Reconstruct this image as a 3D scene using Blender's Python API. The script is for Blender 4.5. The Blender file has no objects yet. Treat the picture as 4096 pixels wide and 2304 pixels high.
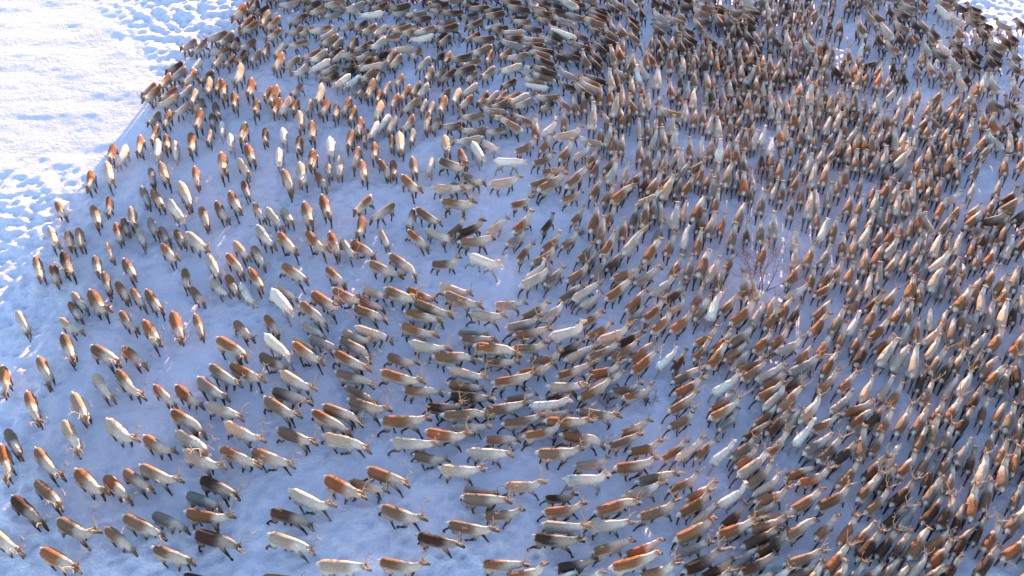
import bpy, math, random
import numpy as np
from mathutils import Vector, Matrix

# ------------------------------------------------------------------ camera, sky, sun, exposure
scene = bpy.context.scene
CAM_H, CAM_PITCH, CAM_LENS = 30.0, 43.5, 35.156
SUN_ELEV, SUN_AZ = 7.6, 12.0            # degrees above the horizon, degrees clockwise from +Y
SUN_POWER, SKY_POWER, EXPOSURE = 5.0, 0.15, 2.05

cam_data = bpy.data.cameras.new('camera')
cam_data.lens = CAM_LENS
cam_data.sensor_width = 36.0
cam_data.clip_start, cam_data.clip_end = 0.5, 5000.0
cam = bpy.data.objects.new('camera', cam_data)
cam.location = (0, 0, CAM_H)
cam.rotation_euler = (math.radians(90 - CAM_PITCH), 0, 0)
scene.collection.objects.link(cam)
scene.camera = cam

world = bpy.data.worlds.new('World')
scene.world = world
world.use_nodes = True
wn = world.node_tree.nodes
sky_tex = wn.new('ShaderNodeTexSky')
sky_tex.sky_type = 'NISHITA'
sky_tex.sun_disc = False
sky_tex.sun_elevation = math.radians(SUN_ELEV)
sky_tex.sun_rotation = math.radians(SUN_AZ)
sky_tex.air_density, sky_tex.dust_density, sky_tex.ozone_density = 1.0, 0.1, 1.75
wn['Background'].inputs['Strength'].default_value = SKY_POWER
world.node_tree.links.new(sky_tex.outputs[0], wn['Background'].inputs['Color'])

sun_data = bpy.data.lights.new('sun', 'SUN')
sun_data.energy = SUN_POWER
sun_data.angle = math.radians(1.0)
sun_data.color = (1.0, 0.63, 0.38)
sun = bpy.data.objects.new('sun', sun_data)
e_, a_ = math.radians(SUN_ELEV), math.radians(SUN_AZ)
to_sun = Vector((math.sin(a_) * math.cos(e_), math.cos(a_) * math.cos(e_), math.sin(e_)))
sun.rotation_euler = to_sun.to_track_quat('Z', 'Y').to_euler()
sun.location = to_sun * 200
scene.collection.objects.link(sun)

vs = scene.view_settings
vs.view_transform = 'Standard'
vs.look = 'None'
vs.exposure = EXPOSURE
vs.gamma = 1.0
vs.use_curve_mapping = False
vs.use_white_balance = True            # the camera's white balance
vs.white_balance_temperature, vs.white_balance_tint = 6500, 20
scene.cycles.max_bounces = 4
scene.cycles.diffuse_bounces = 2

# ------------------------------------------------------------------ helpers
C = scene.collection
rng = np.random.default_rng(7)


def smooth(a, b, v):
    t = np.clip((np.asarray(v, float) - a) / (b - a), 0, 1)
    return t * t * (3 - 2 * t)


def mesh_from(name, verts, faces, cols=None, mat=None, shade=True):
    """verts (n,3), faces (m,3) or (m,4) arrays -> mesh data with an optional colour attribute."""
    me = bpy.data.meshes.new(name)
    n, (m, k) = len(verts), faces.shape
    me.vertices.add(n)
    me.vertices.foreach_set('co', np.ascontiguousarray(verts, np.float32).ravel())
    me.loops.add(m * k)
    me.loops.foreach_set('vertex_index', np.ascontiguousarray(faces, np.int32).ravel())
    me.polygons.add(m)
    me.polygons.foreach_set('loop_start', np.arange(0, m * k, k, dtype=np.int32))
    me.polygons.foreach_set('loop_total', np.full(m, k, np.int32))
    if shade:
        me.polygons.foreach_set('use_smooth', np.ones(m, bool))
    me.update(calc_edges=True)
    if cols is not None:
        at = me.attributes.new('Col', 'FLOAT_COLOR', 'POINT')
        c4 = np.ones((n, 4), np.float32)
        c4[:, :3] = cols
        at.data.foreach_set('color', c4.ravel())
    if mat:
        me.materials.append(mat)
    return me


def link(name, me, parent=None, loc=(0, 0, 0), rz=0.0):
    o = bpy.data.objects.new(name, me)
    C.objects.link(o)
    o.location = loc
    o.rotation_euler = (0, 0, rz)
    if parent:
        o.parent = parent
    return o


def tag(o, label=None, category=None, group=None, kind=None):
    for k, v in (('label', label), ('category', category), ('group', group), ('kind', kind)):
        if v:
            o[k] = v


def new_mat(name):
    m = bpy.data.materials.new(name)
    m.use_nodes = True
    return m, m.node_tree.nodes, m.node_tree.links, m.node_tree.nodes['Principled BSDF']


# ------------------------------------------------------------------ materials
def fur_material():
    m, n, l, b = new_mat('fur')
    at = n.new('ShaderNodeAttribute'); at.attribute_name = 'Col'
    geo = n.new('ShaderNodeTexCoord')
    nz = n.new('ShaderNodeTexNoise'); nz.inputs['Scale'].default_value = 15; nz.inputs['Detail'].default_value = 5; nz.inputs['Roughness'].default_value = 0.7
    ramp = n.new('ShaderNodeMapRange')
    ramp.inputs['From Min'].default_value = 0.3; ramp.inputs['From Max'].default_value = 0.7
    ramp.inputs['To Min'].default_value = 0.68; ramp.inputs['To Max'].default_value = 1.22
    mul = n.new('ShaderNodeVectorMath'); mul.operation = 'SCALE'
    l.new(geo.outputs['Object'], nz.inputs['Vector'])
    l.new(nz.outputs['Fac'], ramp.inputs['Value'])
    l.new(at.outputs['Color'], mul.inputs[0]); l.new(ramp.outputs[0], mul.inputs['Scale'])
    l.new(mul.outputs[0], b.inputs['Base Color'])
    b.inputs['Roughness'].default_value = 0.85
    b.inputs['Specular IOR Level'].default_value = 0.15
    bump = n.new('ShaderNodeBump'); bump.inputs['Strength'].default_value = 0.6; bump.inputs['Distance'].default_value = 0.05
    l.new(nz.outputs['Fac'], bump.inputs['Height']); l.new(bump.outputs[0], b.inputs['Normal'])
    return m


def snow_material():
    m, n, l, b = new_mat('snow')
    tc = n.new('ShaderNodeTexCoord')
    nz = n.new('ShaderNodeTexNoise'); nz.inputs['Scale'].default_value = 5.0; nz.inputs['Detail'].default_value = 6; nz.inputs['Roughness'].default_value = 0.65
    big = n.new('ShaderNodeTexNoise'); big.inputs['Scale'].default_value = 1.4; big.inputs['Detail'].default_value = 6; big.inputs['Roughness'].default_value = 0.7
    mix = n.new('ShaderNodeMix'); mix.data_type = 'RGBA'
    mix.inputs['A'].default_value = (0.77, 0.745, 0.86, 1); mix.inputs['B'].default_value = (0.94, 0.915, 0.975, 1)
    l.new(tc.outputs['Object'], nz.inputs['Vector']); l.new(tc.outputs['Object'], big.inputs['Vector'])
    l.new(big.outputs['Fac'], mix.inputs['Factor']); l.new(mix.outputs['Result'], b.inputs['Base Color'])
    b.inputs['Roughness'].default_value = 0.7
    b.inputs['Specular IOR Level'].default_value = 0.25
    bump = n.new('ShaderNodeBump'); bump.inputs['Strength'].default_value = 1.0; bump.inputs['Distance'].default_value = 0.12
    l.new(nz.outputs['Fac'], bump.inputs['Height']); l.new(bump.outputs[0], b.inputs['Normal'])
    return m


def plain_material(name, col, rough=0.7, noise=0.0):
    m, n, l, b = new_mat(name)
    b.inputs['Roughness'].default_value = rough
    tc = n.new('ShaderNodeTexCoord'); nz = n.new('ShaderNodeTexNoise'); nz.inputs['Scale'].default_value = 14
    mix = n.new('ShaderNodeMix'); mix.data_type = 'RGBA'
    mix.inputs['A'].default_value = (*[c * (1 - noise) for c in col], 1)
    mix.inputs['B'].default_value = (*[min(1, c * (1 + noise)) for c in col], 1)
    l.new(tc.outputs['Object'], nz.inputs['Vector']); l.new(nz.outputs['Fac'], mix.inputs['Factor'])
    l.new(mix.outputs['Result'], b.inputs['Base Color'])
    return m


FUR, SNOW = fur_material(), snow_material()
BONE = plain_material('antler_bone', (0.44, 0.31, 0.20), 0.6, 0.45)
BARK = plain_material('birch_bark', (0.19, 0.095, 0.08), 0.8, 0.4)
RED = plain_material('collar_red', (0.55, 0.05, 0.03), 0.6, 0.1)
DARK = plain_material('collar_dark', (0.03, 0.025, 0.02), 0.6, 0.1)

# ------------------------------------------------------------------ terrain
def base_z(x, y):
    """Smooth lie of the land: falls towards the camera, slopes shaped to set how sun grazes the snow."""
    x = np.asarray(x, float); y = np.asarray(y, float)
    t = np.clip((-x + 2.0) / 30.0, 0, 1); sl = t * t * (3 - 2 * t)
    q = np.clip((x + 4.0) / 22.0, 0, 1); sr = q * q * (3 - 2 * q)
    b = np.clip(y - 40.0, 0, 28.0)
    rise = np.clip(y, -60.0, 68.0) - 31.0
    up = 0.062 * (1 - 0.85 * sr) * rise - 0.10 * np.clip(y - 68.0, 0, 200.0)  # tilt made up to shade the left snow and light right-hand backs
    return up - 0.0006 * (1 - sl) * b * b + 0.08 * np.sin(x * 0.21 + 1.3) * np.sin(y * 0.17 + 0.4)


def value_noise(x, y, seed):
    xi, yi = np.floor(x).astype(np.int64), np.floor(y).astype(np.int64)
    fx, fy = x - xi, y - yi
    fx, fy = fx * fx * (3 - 2 * fx), fy * fy * (3 - 2 * fy)

    def h(i, j):
        v = (i * 374761393 + j * 668265263 + seed * 974711) & 0x7fffffff
        v = ((v ^ (v >> 13)) * 1274126177) & 0x7fffffff
        return ((v ^ (v >> 16)) & 0xffff) / 65535.0
    return (h(xi, yi) * (1 - fx) + h(xi + 1, yi) * fx) * (1 - fy) + (h(xi, yi + 1) * (1 - fx) + h(xi + 1, yi + 1) * fx) * fy


def worley(x, y, cell, seed):
    """Distance to the nearest jittered point: used for hoof holes."""
    gx, gy = x / cell, y / cell
    xi, yi = np.floor(gx).astype(np.int64), np.floor(gy).astype(np.int64)
    best = np.full(x.shape, 9.0)
    for di in (-1, 0, 1):
        for dj in (-1, 0, 1):
            i, j = xi + di, yi + dj
            v = (i * 73856093 + j * 19349663 + seed * 83492791) & 0x7fffffff
            v = ((v ^ (v >> 13)) * 1274126177) & 0x7fffffff
            px = i + (v & 0xfff) / 4095.0
            py = j + ((v >> 12) & 0xfff) / 4095.0
            best = np.minimum(best, np.hypot(gx - px, gy - py))
    return best * cell


def detail_z(x, y):
    # trodden almost everywhere; the far upper corner beyond the herd is wind crust
    edge = -8.0 - 0.62 * (y - 46.0)
    trod = 1 - smooth(0.0, 7.0, (edge - 6.0) - x) * smooth(36, 42, y)
    ring = np.exp(-((x - edge + 9.0) / 7.0) ** 2) * smooth(28, 36, y)
    lumps = (value_noise(x * 1.7, y * 1.7, 3) - 0.5) * 0.17 + (value_noise(x * 3.4, y * 3.4, 5) - 0.5) * 0.12
    holes = -0.14 * np.exp(-(worley(x, y, 0.62, 11) / 0.15) ** 2) - 0.10 * np.exp(-(worley(x + 31, y, 0.47, 17) / 0.12) ** 2)
    crust = (value_noise(x * 0.55, y * 1.2, 8) - 0.5) * 0.055 + (value_noise(x * 2.4, y * 4.0, 9) - 0.5) * 0.024
    return trod * (0.85 + 0.25 * ring) * (lumps + holes) + (1 - trod) * crust + (value_noise(x * 0.22, y * 0.22, 21) - 0.5) * 0.16


def ground_axis(lo, hi, step, far):
    core = list(np.arange(lo, hi + step / 2, step))
    d, p = step, hi
    up, dn = [], []
    while p < far:
        d *= 1.35; p += d; up.append(p)
    d, p = step, lo
    while p > -far:
        d *= 1.35; p -= d; dn.append(p)
    return np.array(dn[::-1] + core + up)


def build_ground():
    xs, ys = ground_axis(-38, 38, 0.15, 1500), ground_axis(13, 66, 0.15, 1500)
    X, Y = np.meshgrid(xs, ys)
    near = smooth(-60, -40, X) * (1 - smooth(40, 60, X)) * smooth(0, 12, Y) * (1 - smooth(68, 90, Y))
    Z = base_z(X, Y) + near * detail_z(X, Y)
    V = np.stack([X, Y, Z], -1).reshape(-1, 3)
    nx, ny = len(xs), len(ys)
    i = (np.arange(ny - 1)[:, None] * nx + np.arange(nx - 1)[None]).ravel()
    F = np.stack([i, i + 1, i + nx + 1, i + nx], 1)
    o = link('snow_ground', mesh_from('snow_ground', V, F, None, SNOW))
    tag(o, 'trampled blue-white snow field under the herd', kind='structure')
    return o


build_ground()

# ------------------------------------------------------------------ reindeer templates
# local frame: +X forward, Z up, feet at z = 0. Rump at x = -0.62, nose near x = +1.03
NECKS = {  # head base, nose, relative to the body
    0: ((0.84, 0.80), (1.03, 0.50)),
    1: ((0.80, 0.99), (1.05, 0.80)),
    2: ((0.70, 1.16), (0.98, 1.04)),
}
# legs: front right, front left, hind right, hind left -> (swing degrees, flex 0..1)
GAITS = {
    0: ((16, 0), (-16, 0.1), (-18, 0), (15, 0.1)),
    1: ((-12, 0.1), (20, 0.2), (14, 0), (-20, 0)),
    2: ((34, 0.25), (-28, 0.35), (-36, 0.1), (24, 0.5)),
    3: ((-30, 0.5), (30, 0.0), (28, 0.35), (-38, 0.15)),
    4: ((4, 0), (-6, 0), (-5, 0), (6, 0)),
    5: ((22, 0.1), (-8, 0.0), (4, 0.0), (-26, 0.0)),
    6: ((-20, 0.0), (6, 0.45), (20, 0.3), (-10, 0.0)),
    7: ((26, 0.6), (18, 0.0), (-30, 0.0), (-16, 0.2)),
}
TRUNK = [(-0.625, 0.83, 0.055, 0.07), (-0.58, 0.82, 0.130, 0.14), (-0.48, 0.80, 0.185, 0.20), (-0.30, 0.785, 0.200, 0.212),
         (-0.10, 0.770, 0.208, 0.222), (0.10, 0.772, 0.203, 0.222), (0.27, 0.795, 0.182, 0.222), (0.40, 0.82, 0.150, 0.21), (0.50, 0.85, 0.122, 0.175)]


def loft(rings, seg=12, ridge=0.0):
    """rings: (x, y, z, half width, half height) along a path; closed tube in the xz plane."""
    P = np.array([r[:3] for r in rings]); n = len(P)
    V, F = [], []
    for i in range(n):
        t = P[min(i + 1, n - 1)] - P[max(i - 1, 0)]
        t = t / np.linalg.norm(t)
        side = np.array([0, 1.0, 0])
        up = np.cross(t, side); up /= np.linalg.norm(up)
        side = np.cross(up, t)
        w, h = rings[i][3], rings[i][4]
        for k in range(seg):
            a = 2 * math.pi * k / seg
            V.append(P[i] + side * math.cos(a) * w * (1 - ridge * math.sin(a)) + up * math.sin(a) * h)
    for i in range(n - 1):
        for k in range(seg):
            a, b = i * seg + k, i * seg + (k + 1) % seg
            F.append((a, b, b + seg, a + seg))
    V.append(P[0]); V.append(P[-1])
    c0, c1 = len(V) - 2, len(V) - 1
    for k in range(seg):
        F.append((c0, (k + 1) % seg, k))
        F.append((c1, (n - 1) * seg + k, (n - 1) * seg + (k + 1) % seg))
    return V, F


def leg_path(front, side, swing, flex):
    a = math.radians(swing)
    if front:
        x0, y0, z0 = 0.34, 0.125 * side, 0.66
        segs = [(0.28, a + 0.5 * flex, 0.085), (0.22, a + 0.25 * flex - 0.9 * flex, 0.045), (0.17, a - 1.5 * flex, 0.028)]
    else:
        x0, y0, z0 = -0.40, 0.145 * side, 0.70
        segs = [(0.24, a + 0.45 + 0.3 * flex, 0.125), (0.22, a - 0.55 - 0.5 * flex, 0.062), (0.28, a + 0.05 - 0.9 * flex, 0.032)]
    pts = [(x0, y0, z0)]
    for ln, an, r in segs:
        x, y, z = pts[-1]
        pts.append((x + ln * math.sin(an), y - 0.012 * side, z - ln * math.cos(an)))
    rad = [0.10 if front else 0.15, 0.062 if front else 0.085, 0.036 if front else 0.043, 0.030]
    rings = []
    for i in range(len(pts) - 1):
        for t in (0.0, 0.5):
            p = [pts[i][k] * (1 - t) + pts[i + 1][k] * t for k in range(3)]
            r = rad[i] * (1 - t) + rad[i + 1] * t
            rings.append((*p, r * (0.8 if i == 0 else 1.0), r))
    x, y, z = pts[-1]
    rings.append((x, y, z, 0.030, 0.032))
    rings.append((x + 0.02, y, z - 0.05, 0.042, 0.052))
    rings.append((x + 0.03, y, z - 0.085, 0.046, 0.06))
    return rings


def spine_rings(neck):
    (bx, bz), (nx, nz) = NECKS[neck]
    r = [(x, 0, z, w, h) for x, z, w, h in TRUNK]
    sx, sz = 0.50, 0.84
    for t, w, h in ((0.35, 0.128, 0.168), (0.7, 0.105, 0.132), (1.0, 0.086, 0.108)):
        lift = 0.03 * math.sin(math.pi * t)
        r.append((sx + (bx - sx) * t, 0, sz + (bz - sz) * t - lift, w, h))
    for t, w, h in ((0.25, 0.084, 0.092), (0.5, 0.066, 0.074), (0.78, 0.050, 0.055), (0.95, 0.047, 0.048), (1.0, 0.030, 0.032)):
        r.append((bx + (nx - bx) * t, 0, bz + (nz - bz) * t, w, h))
    return r


def make_template(neck, gait, tris):
    parts = []
    sp = spine_rings(neck)
    parts.append(loft(sp, 16, 0.16))
    legs = []
    for k, (front, side) in enumerate(((1, -1), (1, 1), (0, -1), (0, 1))):
        rg = leg_path(front, side, *GAITS[gait][k])
        legs.append(rg)
        parts.append(loft(rg, 8))
    (bx, bz), (nx, nz) = NECKS[neck]
    fx, fz = nx - bx, nz - bz
    L = math.hypot(fx, fz); fx, fz = fx / L, fz / L
    ux, uz = -fz, fx
    ears = []
    for s in (-1, 1):
        e = [(bx + fx * 0.05 + ux * 0.05, 0.05 * s, bz + fz * 0.05 + uz * 0.05, 0.03, 0.02),
             (bx + fx * 0.03 + ux * 0.075, 0.10 * s, bz + fz * 0.03 + uz * 0.075, 0.042, 0.024),
             (bx - fx * 0.01 + ux * 0.085, 0.155 * s, bz - fz * 0.01 + uz * 0.085, 0.016, 0.014)]
        ears.append(e)
        parts.append(loft_side(e))
    tail = [(-0.60, 0, 0.90, 0.045, 0.035), (-0.665, 0, 0.87, 0.05, 0.045), (-0.70, 0, 0.80, 0.035, 0.035), (-0.70, 0, 0.745, 0.012, 0.012)]
    parts.append(loft(tail, 8))
    V, F = [], []
    for v, f in parts:
        o = len(V); V += list(v); F += [tuple(i + o for i in q) for q in f]
    me = bpy.data.meshes.new('t'); me.from_pydata([tuple(map(float, v)) for v in V], [], F)
    ob = bpy.data.objects.new('t', me); C.objects.link(ob)
    md = ob.modifiers.new('r', 'REMESH'); md.mode = 'VOXEL'; md.voxel_size = 0.019
    sm = ob.modifiers.new('s', 'SMOOTH'); sm.factor = 0.5; sm.iterations = 2
    tr = ob.modifiers.new('t', 'TRIANGULATE')
    de = ob.modifiers.new('d', 'DECIMATE'); de.ratio = 1.0
    out = {}
    for key, want in tris.items():
        de.ratio = 1.0
        dg = bpy.context.evaluated_depsgraph_get(); dg.update()
        if 'full' not in out:
            out['full'] = len(ob.evaluated_get(dg).data.polygons)
        de.ratio = min(1.0, want / out['full'])
        dg.update()
        ev = ob.evaluated_get(dg).data
        n, m = len(ev.vertices), len(ev.polygons)
        co = np.empty(n * 3, np.float32); ev.vertices.foreach_get('co', co); co = co.reshape(-1, 3).astype(float)
        fi = np.empty(m * 3, np.int32); ev.polygons.foreach_get('vertices', fi); fi = fi.reshape(-1, 3)
        out[key] = (co, fi) + classify(co, sp, legs, ears, tail)
    bpy.data.objects.remove(ob); bpy.data.meshes.remove(me)
    return out


def loft_side(e):
    """Ear: a short tapered tube running sideways."""
    P = np.array([q[:3] for q in e]); V, F, seg = [], [], 6
    for i, q in enumerate(e):
        for k in range(seg):
            a = 2 * math.pi * k / seg
            V.append(P[i] + np.array([math.cos(a) * q[3], 0, math.sin(a) * q[4]]))
    for i in range(len(e) - 1):
        for k in range(seg):
            a, b = i * seg + k, i * seg + (k + 1) % seg
            F.append((a, b, b + seg, a + seg))
    V += [P[0], P[-1]]
    for k in range(seg):
        F.append((len(V) - 2, (k + 1) % seg, k)); F.append((len(V) - 1, (len(e) - 1) * seg + k, (len(e) - 1) * seg + (k + 1) % seg))
    return V, F


def classify(co, sp, legs, ears, tail):
    """Per vertex: region (0 spine, 3 leg, 4 ear, 5 tail), position along the spine 0..3, height -1..1."""
    def near(rings, samples=6):
        pts, rad, par = [], [], []
        for i in range(len(rings) - 1):
            for t in np.linspace(0, 1, samples, endpoint=False):
                a, b = np.array(rings[i]), np.array(rings[i + 1])
                q = a * (1 - t) + b * t
                pts.append(q[:3]); rad.append((q[3] + q[4]) / 2); par.append(i + t)
        pts, rad, par = np.array(pts), np.array(rad), np.array(par)
        d = np.linalg.norm(co[:, None] - pts[None], axis=2) / rad[None]
        k = d.argmin(1)
        return d[np.arange(len(co)), k], par[k], pts[k], rad[k]
    ds, ps, qs, rs = near(sp)
    s = np.where(ps < 8, ps / 8.0, np.where(ps < 11, 1 + (ps - 8) / 3.0, 2 + (ps - 11) / 5.0))
    h = (co[:, 2] - qs[:, 2]) / np.maximum(rs, 0.02)
    reg = np.zeros(len(co), int); best = ds.copy()
    for rg in legs:
        d = near(rg, 3)[0]
        low = co[:, 2] < 0.56
        m = (d < best) & low; reg[m] = 3; best[m] = d[m]
    for e in ears:
        d = near(e, 3)[0]; m = (d < best * 0.9); reg[m] = 4; best[m] = d[m]
    d = near(tail, 3)[0]; m = (d < best * 0.8); reg[m] = 5
    return reg, s, h


COATS = {  # saddle, mane, flank, legs, face
    'r': ((0.275, 0.115, 0.051), (0.68, 0.52, 0.395), (0.58, 0.435, 0.33), (0.095, 0.054, 0.038), (0.22, 0.12, 0.072)),
    'b': ((0.225, 0.130, 0.079), (0.63, 0.49, 0.38), (0.52, 0.40, 0.305), (0.090, 0.054, 0.040), (0.18, 0.105, 0.068)),
    'd': ((0.074, 0.038, 0.024), (0.42, 0.32, 0.245), (0.29, 0.215, 0.165), (0.050, 0.031, 0.024), (0.09, 0.052, 0.035)),
    'g': ((0.280, 0.212, 0.170), (0.52, 0.43, 0.36), (0.46, 0.38, 0.32), (0.090, 0.065, 0.050), (0.16, 0.112, 0.086)),
    'p': ((0.520, 0.375, 0.270), (0.74, 0.61, 0.50), (0.66, 0.53, 0.425), (0.155, 0.10, 0.072), (0.31, 0.19, 0.125)),
    'w': ((0.85, 0.69, 0.565), (0.86, 0.71, 0.59), (0.81, 0.66, 0.54), (0.46, 0.37, 0.31), (0.68, 0.54, 0.45)),
}


def coat_colours(tp, coat, rs, teal=False):
    co, _, reg, s, h = tp
    sad, mane, flank, legc, face = [np.array(c) for c in COATS[coat]]
    j = rs.normal(0, 1, 4)
    tone = 1 + 0.13 * j[0]
    sad = sad * tone * (1 + 0.10 * j[1] * np.array([1, 0, -0.6])); flank = flank * (1 + 0.10 * j[2]); mane = mane * (1 + 0.07 * j[3])
    ph = rs.uniform(0, 6.28, 6)
    x, y, z = co.T
    nz = (np.sin(x * 9 + ph[0]) * np.sin(y * 11 + ph[1]) + 0.6 * np.sin(x * 21 + z * 17 + ph[2]) * np.sin(y * 23 + ph[3])
          + 0.4 * np.sin(x * 47 + ph[4]) * np.sin(z * 43 + y * 39 + ph[5]))
    end = rs.uniform(0.58, 0.86)
    soft = rs.uniform(0.06, 0.2)
    low = rs.uniform(-0.40, 0.20)
    m = smooth(0.12, 0.20, s + 0.02 * nz) * (1 - smooth(end - soft, end + soft, s + 0.04 * nz)) * smooth(low - 0.12, low + 0.18, h + 0.10 * nz)
    base = flank[None] * (1 - smooth(0.62, 0.95, s))[:, None] + mane[None] * smooth(0.62, 0.95, s)[:, None]
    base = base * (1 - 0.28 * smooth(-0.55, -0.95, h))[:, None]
    col = base * (1 - m)[:, None] + sad[None] * m[:, None]
    col = col * (1 + 0.06 * nz)[:, None]
    # white rump patch
    rp = (1 - smooth(0.14, 0.22, s + 0.015 * nz)) * smooth(0.50, 0.56, z) * (1 - smooth(0.90, 0.95, z))
    white = np.array((0.68, 0.62, 0.55)) if coat != 'd' else np.array((0.52, 0.465, 0.41))
    col = col * (1 - rp)[:, None] + white[None] * rp[:, None]
    # head
    hd = smooth(1.75, 2.12, s)
    fc = face[None] * (1 - 0.45 * smooth(2.62, 2.8, s))[:, None]
    col = col * (1 - hd)[:, None] + fc * hd[:, None]
    # ears, tail, legs
    col[reg == 4] = (face * 0.6 + mane * 0.25)
    col[(reg == 5) | (x < -0.636)] = white * 1.08
    lg = reg == 3
    if lg.any():
        k = smooth(0.40, 0.60, z[lg])[:, None]
        lc = legc[None] * (1 - k) + flank[None] * 0.75 * k
        lc = np.where((z[lg] < 0.055)[:, None], legc[None] * 0.5, lc)
        fet = (np.exp(-((z[lg] - 0.10) / 0.035) ** 2) * 0.35)[:, None]
        col[lg] = lc * (1 - fet) + flank[None] * fet
    if teal:
        tk = np.exp(-((s - 0.31) / 0.075) ** 2) * smooth(-0.2, 0.5, h)
        col = col * (1 - 0.95 * tk)[:, None] + np.array((0.03, 0.33, 0.36))[None] * (0.95 * tk)[:, None]
    return np.clip(col, 0.012, 0.86)


def tube(path, rad, seg):
    P = np.array(path, float); n = len(P); V, F = [], []
    for i in range(n):
        t = P[min(i + 1, n - 1)] - P[max(i - 1, 0)]; t /= np.linalg.norm(t) + 1e-9
        ref = np.array([1.0, 0, 0]) if abs(t[0]) < 0.8 else np.array([0, 1.0, 0])
        a = np.cross(t, ref); a /= np.linalg.norm(a); b = np.cross(t, a)
        for k in range(seg):
            w = 2 * math.pi * k / seg
            V.append(P[i] + (a * math.cos(w) + b * math.sin(w)) * rad[i])
    for i in range(n - 1):
        for k in range(seg):
            p, q = i * seg + k, i * seg + (k + 1) % seg
            F.append((p, q, q + seg)); F.append((p, q + seg, p + seg))
    return V, F


def antler_mesh(neck, side, size, rs, seg=5, fine=True):
    """One antler: curved beam, brow tine, back tine and a forked tip, in the body frame."""
    (bx, bz), (nx, nz) = NECKS[neck]
    fx, fz = nx - bx, nz - bz; L = math.hypot(fx, fz); fx, fz = fx / L, fz / L
    # antlers stay nearer upright than the head does
    wx, wz = fx * 0.55 + 0.45, fz * 0.55
    L = math.hypot(wx, wz); wx, wz = wx / L, wz / L
    ox, oz = bx + fx * 0.07 - fz * 0.06, bz + fz * 0.07 + fx * 0.06
    j = rs.normal(0, 0.018, (9, 3))

    def P(f, s, u, k=0):
        f, s, u = f * size + j[k, 0], s * size + j[k, 1], u * size + j[k, 2]
        return (ox + wx * f - wz * u, side * (0.035 + s), oz + wz * f + wx * u)
    beam = [P(0, 0, -0.03), P(-0.08, 0.07, 0.14, 1), P(-0.13, 0.17, 0.29, 2), P(-0.07, 0.24, 0.43, 3), P(0.05, 0.25, 0.53, 4)]
    r = 0.021 if fine else 0.022
    V, F = tube(beam, [r, r * 0.9, r * 0.8, r * 0.65, r * 0.4], seg)
    tines = [[beam[0], P(0.11, 0.03, 0.08, 5), P(0.19, 0.02, 0.15, 6)], [beam[3], P(-0.16, 0.26, 0.52, 7)]]
    if fine:
        tines += [[beam[3], P(0.02, 0.33, 0.50, 8)], [beam[1], P(0.07, 0.12, 0.24, 5), P(0.13, 0.14, 0.30, 6)]]
    for t in tines:
        v, f = tube(t, [r * 0.75] + [r * 0.42] * (len(t) - 1), max(3, seg - 1))
        o = len(V); V += v; F += [tuple(i + o for i in q) for q in f]
    return np.array(V), np.array(F)


def turn_head(V, yaw, nod=0.0):
    """Swing neck and head sideways, and up or down, about the shoulders."""
    w = smooth(0.42, 0.80, V[:, 0]) * (V[:, 2] > 0.42)
    V = V.copy()
    b = nod * w
    x, z = V[:, 0] - 0.45, V[:, 2] - 0.83
    V[:, 0], V[:, 2] = 0.45 + x * np.cos(b) - z * np.sin(b), 0.83 + x * np.sin(b) + z * np.cos(b)
    a = yaw * w
    x, y = V[:, 0] - 0.45, V[:, 1]
    out = V.copy()
    out[:, 0] = 0.45 + x * np.cos(a) - y * np.sin(a)
    out[:, 1] = x * np.sin(a) + y * np.cos(a)
    return out


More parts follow.
